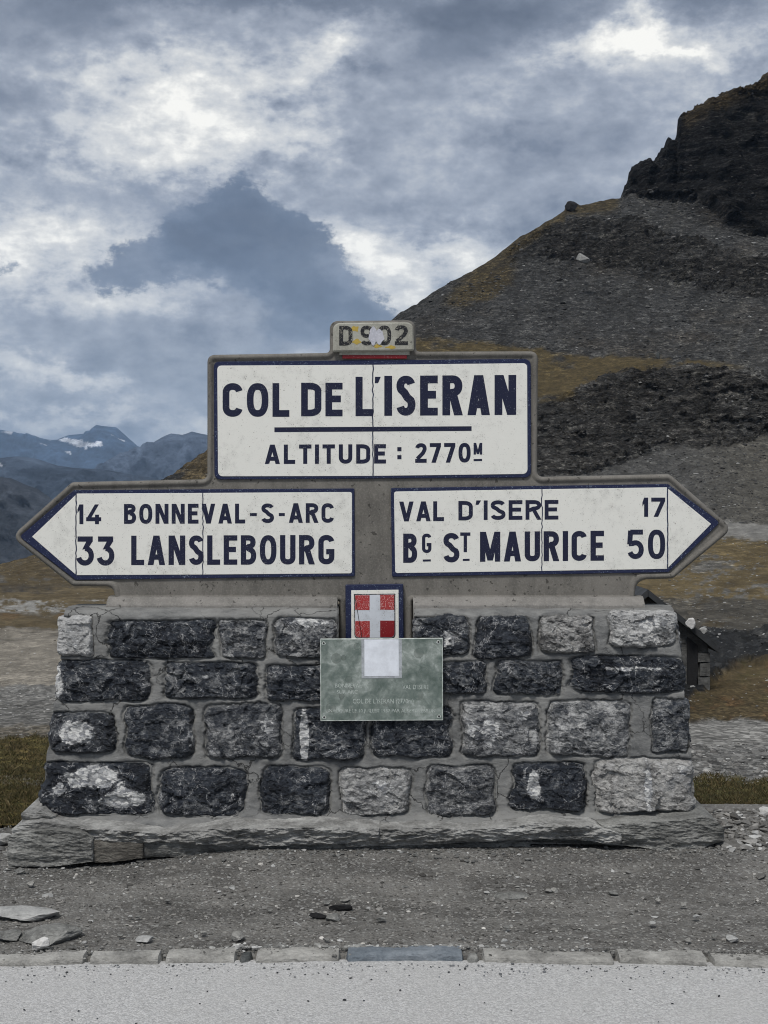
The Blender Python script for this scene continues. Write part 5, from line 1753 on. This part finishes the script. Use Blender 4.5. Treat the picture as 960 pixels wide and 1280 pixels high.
# loose chips on the road edge
n = 420
x = rs.uniform(-1.5, 1.5, n); y = kerb_y(x) - 0.01 - np.abs(rs.normal(0, 0.07, n))
d = np.clip(rs.lognormal(math.log(0.0065), 0.35, n), 0.004, 0.014)
scatter('road_grit', np.stack([x, y, np.full(n, -0.012)], 1), d, gcols(rs, n, (0.12, 0.125, 0.13), 0.6, 0.3), M_chip, 5, 0.6, kind='stuff', label='scattered grit along the far edge of the pale road')
n = 46
x = rs.uniform(-1.3, 1.3, n); y = rs.uniform(4.1, 4.62, n)
scatter('road_specks', np.stack([x, y, np.full(n, -0.012)], 1), np.clip(rs.lognormal(math.log(0.008), 0.3, n), 0.005, 0.014), gcols(rs, n, (0.03, 0.033, 0.036), 0.3, 0.1), M_chip, 6, 0.5, kind='stuff',
        label='dark specks of stone lying on the pale road')


# --- stones on the hillside, chosen by ground type
def hill_scatter(name, mask, n, px_med, px_sig, base, pale, seed, mat, flat=0.5, hi=9, label=None, pc=(0.30, 0.30, 0.29), minpx=1.0):
    r_ = np.random.RandomState(seed)
    area = np.gradient(PYg, axis=0)
    wgt = (mask * np.abs(area) * (PXg > -60) * (PXg < 1020)).ravel()
    idx = r_.choice(len(wgt), n, p=wgt / wgt.sum())
    c = np.stack([Xg.ravel()[idx], Yg.ravel()[idx], Zg.ravel()[idx]], 1)
    s = np.clip(r_.lognormal(math.log(px_med), px_sig, n), minpx, hi) / F * c[:, 1]
    c[:, 0] += r_.uniform(-1, 1, n) * 1.0 / F * c[:, 1]
    return scatter(name, c, s, gcols(r_, n, base, 0.35, pale, pc), mat, seed, flat, kind='stuff', label=label)


vis = sst(PXg, -60, 0)
screem = np.clip(1 - disp_rock - disp_cliff, 0, 1) * right * (PYg < 655) * (1 - np.clip(gr + rim, 0, 1))
hill_scatter('scree_stones', screem, 10000, 2.5, 0.45, SCREE * 1.1, 0.03, 31, M_farchip, 0.45, 8, 'grey slate scree scattered down the right hillside')
hill_scatter('outcrop_blocks', np.clip(disp_rock + 0.5 * disp_cliff, 0, 1) * right, 1500, 2.4, 0.5, ROCK * 1.2, 0.02, 32, M_farchip, 0.45, 12, 'angular blocks lying on the dark outcrops')
hill_scatter('meadow_stones', meadow + stony + darkr * 0.6, 2600, 2.3, 0.5, (0.15, 0.15, 0.145), 0.12, 33, M_farchip, 0.4, 9, 'stones scattered over the brown meadow beyond the wall')
hill_scatter('bank_rocks', darkr, 1500, 3.4, 0.55, (0.030, 0.031, 0.032), 0.06, 39, M_farchip, 0.55, 13, 'dark broken rock on the bank right of the hut')
hill_scatter('mound_stones', mound + 0.3 * ol, 160, 2.2, 0.5, (0.22, 0.22, 0.21), 0.4, 34, M_chip, 0.4, 7, 'pale stones on the grassy mound')
hill_scatter('track_rubble', band([(500, 930), (960, 930)], [(500, 976), (960, 976)], 3) * right, 3600, 3.2, 0.55, (0.15, 0.146, 0.138), 0.10, 35, M_chip, 0.5, 16, 'grey rubble heaped along the gravel track')
hill_scatter('gravel_heap', gp + wh * 0.8, 2600, 2.4, 0.5, (0.20, 0.197, 0.185), 0.12, 36, M_chip, 0.45, 10, 'gravel and stones left of the wall')
hill_scatter('left_gravel', band([(-900, 784), (500, 784)], [(-900, 866), (500, 856)], 4) * left, 2600, 1.9, 0.45, (0.19, 0.175, 0.15), 0.10, 38, M_chip, 0.4, 7, 'tan gravel on the flat left of the wall')
hill_scatter('left_slope_stones', brl * (PXg < 300), 900, 1.8, 0.4, (0.12, 0.115, 0.105), 0.12, 37, M_farchip, 0.45, 6, 'stones on the brown slope behind the left arrow')


# --- single rocks
def rock(name, px, py, wpx, hpx, Y, mat, seed, depth=None, flat_top=0.0, parent=None, sink=0.12, yaw=0.0, **kw):
    """a rock whose silhouette is about wpx by hpx, its foot at (px, py)"""
    import bmesh
    bm = bmesh.new()
    bmesh.ops.create_icosphere(bm, subdivisions=4, radius=1.0)
    me = bpy.data.meshes.new(name)
    bm.to_mesh(me); bm.free()
    n = len(me.vertices)
    a = np.empty(n * 3, np.float32); me.vertices.foreach_get('co', a); a = a.reshape(-1, 3).astype(float)
    r_ = np.random.RandomState(seed)
    d = np.full(n, 1.25)
    for i in range(11):
        nn = r_.normal(size=3); nn /= np.linalg.norm(nn)
        dd = a @ nn
        lim = r_.uniform(0.62, 0.95)
        d = np.where(dd > 0.05, np.minimum(d, lim / np.maximum(dd, 0.05)), d)
    a = a * d[:, None]
    a += a * (0.10 * fbm(a[:, 0] * 1.8 + seed, a[:, 1] * 1.8, a[:, 2] * 2.6, 4, 0.6))[:, None]
    w_, h_ = wpx / F * Y, hpx / F * Y
    dp = depth if depth else w_ * 0.7
    ca, sa = math.cos(yaw), math.sin(yaw)
    x, y = a[:, 0] * ca - a[:, 1] * sa, a[:, 0] * sa + a[:, 1] * ca
    x = x / (x.max() - x.min()) * w_; y = y / (y.max() - y.min()) * dp
    z = a[:, 2]; z = (z - z.min()) / (z.max() - z.min())
    z = z * h_ * (1 + sink) - h_ * sink
    bx_, by_, bz_ = P(px, py, Y)
    co = np.stack([x + bx_, y + by_, z + bz_], 1).astype(np.float32)
    me.vertices.foreach_set('co', co.ravel()); me.update()
    for p in me.polygons: p.use_smooth = False
    return link(name, me, mat, parent, **kw)


def gY(py, z=0.0):
    return (CAMZ - z) * F / (py - HZ)


FL = []
rock('flat_stone', 36, 1146, 90, 12, gY(1144), M_slabw, 1, depth=0.13, sink=.3, label='long white slate flake lying on the gravel at the left edge of the photo', cat='stone')
rock('flat_stone', 58, 1172, 84, 15, gY(1170), M_slab, 2, depth=0.16, sink=.3, label='broad flat grey slate piece behind the small white stone', cat='stone')
rock('flat_stone', 12, 1172, 36, 10, gY(1171), M_slab, 12, depth=0.10, sink=.3, label='thin grey slate sliver at the left edge beside the broad grey piece', cat='stone')
rock('white_stone', 50, 1186, 23, 14, gY(1185), M_quartz, 3, depth=0.055, label='small rounded white stone in front of the grey slate pieces', cat='stone')
rock('black_debris', 397, 1148, 25, 7, gY(1146), M_charcoal, 4, depth=0.022, sink=.1, yaw=.55, label='left of two black charred scraps lying on the gravel', cat='debris')
rock('black_debris', 430, 1138, 30, 7, gY(1136), M_charcoal, 5, depth=0.02, sink=.1, yaw=-.5, label='right of two black charred scraps lying on the gravel', cat='debris')
rock('flat_stone', 416, 1150, 19, 7, gY(1148), M_slab, 6, depth=0.05, label='small grey stone between the two black scraps', cat='stone')
rock('flat_stone', 297, 1174, 17, 9, gY(1173), M_kerb, 7, depth=0.06, label='small tan stone on the gravel left of the kerb gap', cat='stone')
rock('flat_stone', 181, 1176, 22, 6, gY(1175), M_slabw, 8, depth=0.05, label='thin pale chip on the gravel left of the tan stone', cat='stone')
rock('flat_stone', 822, 1070, 35, 9, gY(1067), M_slabw, 9, depth=0.13, sink=.2, label='smaller pale flat stone against the right end of the footing', cat='stone')
rock('flat_stone', 862, 1083, 58, 13, gY(1077), M_slabw, 10, depth=0.16, sink=.2, label='larger pale flat stone with a pointed top right of the footing', cat='stone')
rock('flat_stone', 901, 1070, 32, 20, gY(1073), M_slabd, 11, depth=0.14, sink=.2, label='dark upright stone under the right corner of the footing', cat='stone')
rock('flat_stone', 934, 1085, 30, 10, gY(1082), M_slabw, 13, depth=0.12, sink=.2, label='pale flat stone right of the footing near the edge of the photo', cat='stone')
rock('flat_stone', 948, 1056, 30, 13, gY(1058), M_slabd, 14, depth=0.12, label='dark angular stone on the rubble at the right edge of the photo', cat='stone')
rock('flat_stone', 624, 1070, 26, 7, gY(1068), M_slabw, 15, depth=0.07, label='thin white flake on the gravel below the dark quartz veined block', cat='stone')
rock('flat_stone', 258, 1052 + 17, 15, 8, gY(1068), M_slabw, 16, depth=0.06, label='small pale lump at the foot of the footing below the dark blocks', cat='stone')
rock('flat_stone', 612, 1079, 20, 5, gY(1078), M_slab, 17, depth=0.05, label='small flat grey stone just in front of the thin white flake', cat='stone')
rock('flat_stone', 640, 1120, 52, 6, gY(1118), M_slab, 18, depth=0.09, sink=.8, label='low grey slab almost buried in the gravel before the wall', cat='stone')
rock('flat_stone', 770, 1100, 22, 6, gY(1099), M_slab, 19, depth=0.06, sink=.4, label='low grey flake in the gravel before the right half of the wall', cat='stone')
rock('flat_stone', 915, 1176, 16, 7, gY(1175), M_slabw, 20, depth=0.05, label='pale chip on the gravel near the right kerbstones', cat='stone')
rock('flat_stone', 6, 1058, 26, 16, gY(1053), M_slabw, 21, depth=0.1, label='pale stone beside the left end of the footing', cat='stone')
r2 = np.random.RandomState(77)
for i in range(34):
    px_, py_ = r2.uniform(15, 945), r2.uniform(1085, 1182)
    wd = r2.uniform(7, 13)
    mt = [M_slabw, M_slab, M_kerb, M_slab][r2.randint(4)]
    k = {M_slabw: 'pale', M_slab: 'grey', M_kerb: 'tan'}[mt]
    if mt is M_slab:
        rock('stone_chip', px_, py_, wd, wd * .4, gY(py_), mt, 100 + i, depth=wd / F * 5 * .8, label='small grey slate chip lying loose on the dark gravel verge', cat='stone chip', group='small grey chips on the gravel verge')
    elif mt is M_slabw:
        rock('stone_chip', px_, py_, wd * .8, wd * .35, gY(py_), mt, 100 + i, depth=wd / F * 5 * .8, label='small whitish chip lying loose on the dark gravel verge', cat='stone chip', group='small whitish chips on the gravel verge')
    else:
        rock('stone_chip', px_, py_, wd * .8, wd * .45, gY(py_), mt, 100 + i, depth=wd / F * 5 * .8, label='small tan chip lying loose on the dark gravel verge', cat='stone chip', group='small tan chips on the gravel verge')

# boulders on the hill and by the hut
rock('boulder', 713, 264, 17, 13, 332, M_charcoal, 41, sink=.3, label='dark block standing on the skyline of the right hill', cat='boulder')
rock('boulder', 728, 328, 17, 12, 268, M_slab, 42, sink=.2, label='pale rounded boulder below the middle outcrop of the right hill', cat='boulder')
rock('boulder', 823, 447, 5, 8, 214, M_slabd, 43, sink=.2, label='small dark upright rock on the brown grass shoulder', cat='boulder')
rock('boulder', 862, 784, 13, 12, 25.6, M_quartz, 44, sink=.2, label='white stone resting by the edge of the hut roof', cat='boulder')
rock('boulder', 879, 791, 11, 7, 27.4, M_slabw, 45, sink=.2, label='pale stone beyond the low end of the hut roof', cat='boulder')

# --- kerb of flush stones
kerb = empty('kerb', (0, 4.8, -0.02), kind='structure')


def kerbstone(xa, xb, mat, seed, wy=None, z1=0.006, dy=0.0):
    rk_ = np.random.RandomState(int(seed * 10))
    dy = dy + rk_.uniform(-0.006, 0.010)
    wy = wy or rk_.uniform(0.092, 0.125)
    z1 = z1 + rk_.uniform(-0.001, 0.006)
    skew = rk_.uniform(-0.012, 0.012)
    """a worn block laid along the road edge; xa, xb in metres"""
    N, M = max(14, int((xb - xa) / 0.012)), 26
    X, Y, Z = [], [], []
    for i in range(N + 1):
        t = i / N
        x = xa + (xb - xa) * t
        e = min(t, 1 - t) * (xb - xa)
        s = max(0.02, min(1.0, e / 0.012)) ** 0.3 if e > 0 else 0.05
        ang = np.linspace(0, 2 * math.pi, M)
        c, sn = np.cos(ang), np.sin(ang)
        ex = 0.45
        yy = np.sign(c) * np.abs(c) ** ex * wy / 2 * s
        zz = np.sign(sn) * np.abs(sn) ** ex * 0.045 * s
        f_ = fbm(x * 12 + seed, yy * 20 + zz * 20, seed, 4, 0.65)
        f2 = fbm(x * 3.0 + seed, 0.5, seed, 2)
        X.append(np.full(M, x) + 0.004 * f_)
        Y.append(kerb_y(x) + dy + skew * (t - .5) * 2 + wy / 2 + yy * (1 + 0.25 * f_) + 0.016 * f2)
        Z.append(z1 - 0.045 + zz * (1 + 0.16 * f_) + 0.009 * f2)
    X, Y, Z = map(np.array, (X, Y, Z))
    me = fast_mesh('kerb_stone', np.stack([X, Y, Z], -1), grid_quads(*X.shape), smooth=False)
    link('kerb_stone', me, mat, kerb)


px2x = lambda p: (p - CX) / F * 4.78
for (a, b, mt, sd_) in ((-330, -150, M_kerb, 1), (-149, -19, M_kerb, 2), (-18, 113, M_kerb, 3), (114, 206, M_kerb, 4), (207, 299, M_kerb, 5), (318, 428, M_kerb, 6), (431, 581, M_bluek, 7),
                        (600, 766, M_kerb, 8), (767, 880, M_kerb, 9), (881, 991, M_kerb, 10), (993, 1120, M_kerb, 11), (1123, 1290, M_kerb, 12)):
    kerbstone(px2x(a), px2x(b), mt, sd_ * 1.7)
kerbstone(px2x(300), px2x(317), M_slabd, 31.0, 0.08, -0.002)
kerbstone(px2x(582), px2x(599), M_slab, 33.0, 0.08, 0.0)

# pale edging at the back of the verge, right of the wall
n = 80
xs = np.linspace(1.50, 4.2, n)
rows = []
for (dy, z) in ((-0.05, -0.05), (-0.045, 0.012), (-0.02, 0.024), (0.03, 0.026), (0.05, 0.01), (0.055, -0.06)):
    rows.append(np.stack([xs, 6.64 + dy + 0.012 * fbm(xs * 3, dy * 30, 0.2, 3), z + 0.004 * fbm(xs * 9, dy * 30, 0.7, 3)], -1))
me = fast_mesh('edging_strip', np.array(rows), grid_quads(6, n))
link('edging_strip', me, M_snowy, label='narrow whitish edging strip behind the rubble right of the wall', cat='edging')

# --- the half buried hut
hut = empty('stone_hut', P(850, 790, 28), label='small half buried stone hut with dark pitched roof behind the right end of the wall', cat='hut')
HY0, HY1 = 26.0, 29.5
RX0, RZ0 = 5.0, -0.14      # ridge
EX, EZ = 6.33, -1.21       # eave
LX = 2 * RX0 - EX
wallpts = [(LX + .12, -3.4), (EX - .14, -3.4), (EX - .14, EZ + 0.02), (RX0, RZ0 - .10), (LX + .12, EZ + 0.02)]
NXh, NZh = 60, 46
gx = np.linspace(LX + .12, EX - .14, NXh); tz = np.linspace(0, 1, NZh)[:, None]
topz = np.where(gx < RX0, EZ + 0.02 + (gx - LX - .12) / (RX0 - LX - .12) * (RZ0 - .1 - EZ - .02), RZ0 - .1 + (gx - RX0) / (EX - .14 - RX0) * (EZ + .02 - RZ0 + .1))
GZ = -3.4 + (topz + 3.4) * tz
GX = np.broadcast_to(gx, GZ.shape)
course = ridged(GX * 1.8, GZ * 4.0, 0.3, 3, 0.6)
GY = HY0 - 0.05 * course - 0.02 * fbm(GX * 6, GZ * 6, 1.0, 3)
bkx = np.column_stack([GX[:, :1], GX, GX[:, -1:]]); bky = np.column_stack([np.full((NZh, 1), HY1), GY, np.full((NZh, 1), HY1)]); bkz = np.column_stack([GZ[:, :1], GZ, GZ[:, -1:]])
me = fast_mesh('wall', np.stack([bkx, bky, bkz], -1), grid_quads(*bkx.shape))
link('wall', me, M_hutwall, hut)


def prism(name, pts, y0, y1, mat, parent, **kw):
    n = len(pts)
    v = [(x, y0, z) for x, z in pts] + [(x, y1, z) for x, z in pts]
    f = [tuple(range(n)), tuple(range(2 * n - 1, n - 1, -1))] + [(i, (i + 1) % n, n + (i + 1) % n, n + i) for i in range(n)]
    return pyd(name, v, f, mat, parent, **kw)


prism('roof_slope', [(RX0, RZ0), (EX, EZ), (EX, EZ - .13), (RX0, RZ0 - .13)], HY0 - .28, HY1 + .3, M_roof, hut)
prism('roof_slope', [(RX0 - .01, RZ0), (LX, EZ), (LX, EZ - .13), (RX0 - .01, RZ0 - .13)], HY0 - .28, HY1 + .3, M_roof, hut)
prism('door', [(5.78, -3.3), (5.98, -3.3), (5.98, -1.22), (5.78, -1.05)], HY0 - .09, HY0 - .03, M_dark, hut)
for k, (a, b) in enumerate(((-3.0, -2.72), (-2.70, -2.40), (-2.38, -2.10), (-2.08, -1.82), (-1.80, -1.55), (-1.53, -1.36))):
    w_ = (0.19, 0.26, 0.16, 0.24, 0.18, 0.22)[k]
    prism('corner_stone', [(EX - .13 - w_, a), (EX - .12, a + .01), (EX - .12, b), (EX - .13 - w_, b - .01)], HY0 - .09 - .012 * (k % 3), HY0 + .5, M_hutwall, hut)

# --- short alpine grass where it is close enough to show
rg = np.random.RandomState(9)


def grass(name, mask, n, hmin, hmax, cols, seed, label):
    wgt = (mask * np.abs(np.gradient(PYg, axis=0)) * (YYg < 16)).ravel()
    vis_ = ((PXg > -40) & (PXg < 110)) | ((PXg > 800) & (PXg < 1010))
    wgt = wgt * vis_.ravel()
    idx = rg.choice(len(wgt), n, p=wgt / wgt.sum())
    Yb = Yg.ravel()[idx]
    x = Xg.ravel()[idx] + rg.uniform(-1, 1, n) * 0.012; y = Yb + rg.uniform(-1, 1, n) * 0.05; z = Zg.ravel()[idx] - 0.003
    h = rg.uniform(hmin, hmax, n); w = rg.uniform(0.0012, 0.003, n) * Yb / 7
    a = rg.uniform(0, 6.28, n); lx_, ly_ = rg.normal(0, .5, n) * h, rg.normal(0, .5, n) * h
    A = np.stack([x - w * np.cos(a), y - w * np.sin(a), z], 1); B = np.stack([x + w * np.cos(a), y + w * np.sin(a), z], 1)
    C = np.stack([x + lx_ * .4 + w * .6 * np.cos(a), y + ly_ * .4 + w * .6 * np.sin(a), z + h * .6], 1); D = np.stack([x + lx_, y + ly_, z + h], 1)
    co = np.stack([A, B, C, D], 1).reshape(-1, 3)
    k = np.arange(n) * 4
    tr = np.concatenate([np.stack([k, k + 1, k + 2], 1), np.stack([k, k + 2, k + 3], 1)])
    cl = np.array(cols)[rg.randint(len(cols), size=n)] * rg.uniform(.7, 1.4, (n, 1))
    me = fast_mesh(name, co, tris=tr, smooth=False, attrs={'albedo': np.repeat(cl, 4, 0)})
    link(name, me, M_grass, kind='stuff', label=label)


GC = [(0.048, 0.043, 0.018), (0.066, 0.054, 0.024), (0.036, 0.037, 0.015), (0.095, 0.072, 0.036)]
grass('grass_tufts', (ol + lo * (PXg < 200)) * sst(nB + nA, 0.0, 0.4), 2500, 0.02, 0.045, GC + [(0.13, 0.105, 0.055)], 2, 'taller tufts of yellowing grass beside the wall')
grass('short_grass', ol + lo * (PXg < 200), 34000, 0.008, 0.022, GC, 1, 'short olive mountain grass beside the wall')

# ------------------------------------------------------------------ mountain haze
hz_v = [(x, y, z) for z in (-303.0, 760.0) for (x, y) in ((-21000, -3600), (21000, -3600), (21000, 19500), (-21000, 19500))]
hz_f = [(3, 2, 1, 0), (4, 5, 6, 7), (0, 1, 5, 4), (1, 2, 6, 5), (2, 3, 7, 6), (3, 0, 4, 7)]
hm_ = bpy.data.materials.new('haze'); hm_.use_nodes = True
hm_.node_tree.nodes.clear()
HT = NT(hm_.node_tree)
pv_ = HT.n('ShaderNodeVolumePrincipled', None, Color=(0.50, 0.70, 1.0, 1), Density=5.0e-5, Anisotropy=0.0)
HT.nt.links.new(pv_.outputs[0], HT.n('ShaderNodeOutputMaterial').inputs['Volume'])
pyd('haze', hz_v, hz_f, hm_, kind='stuff')
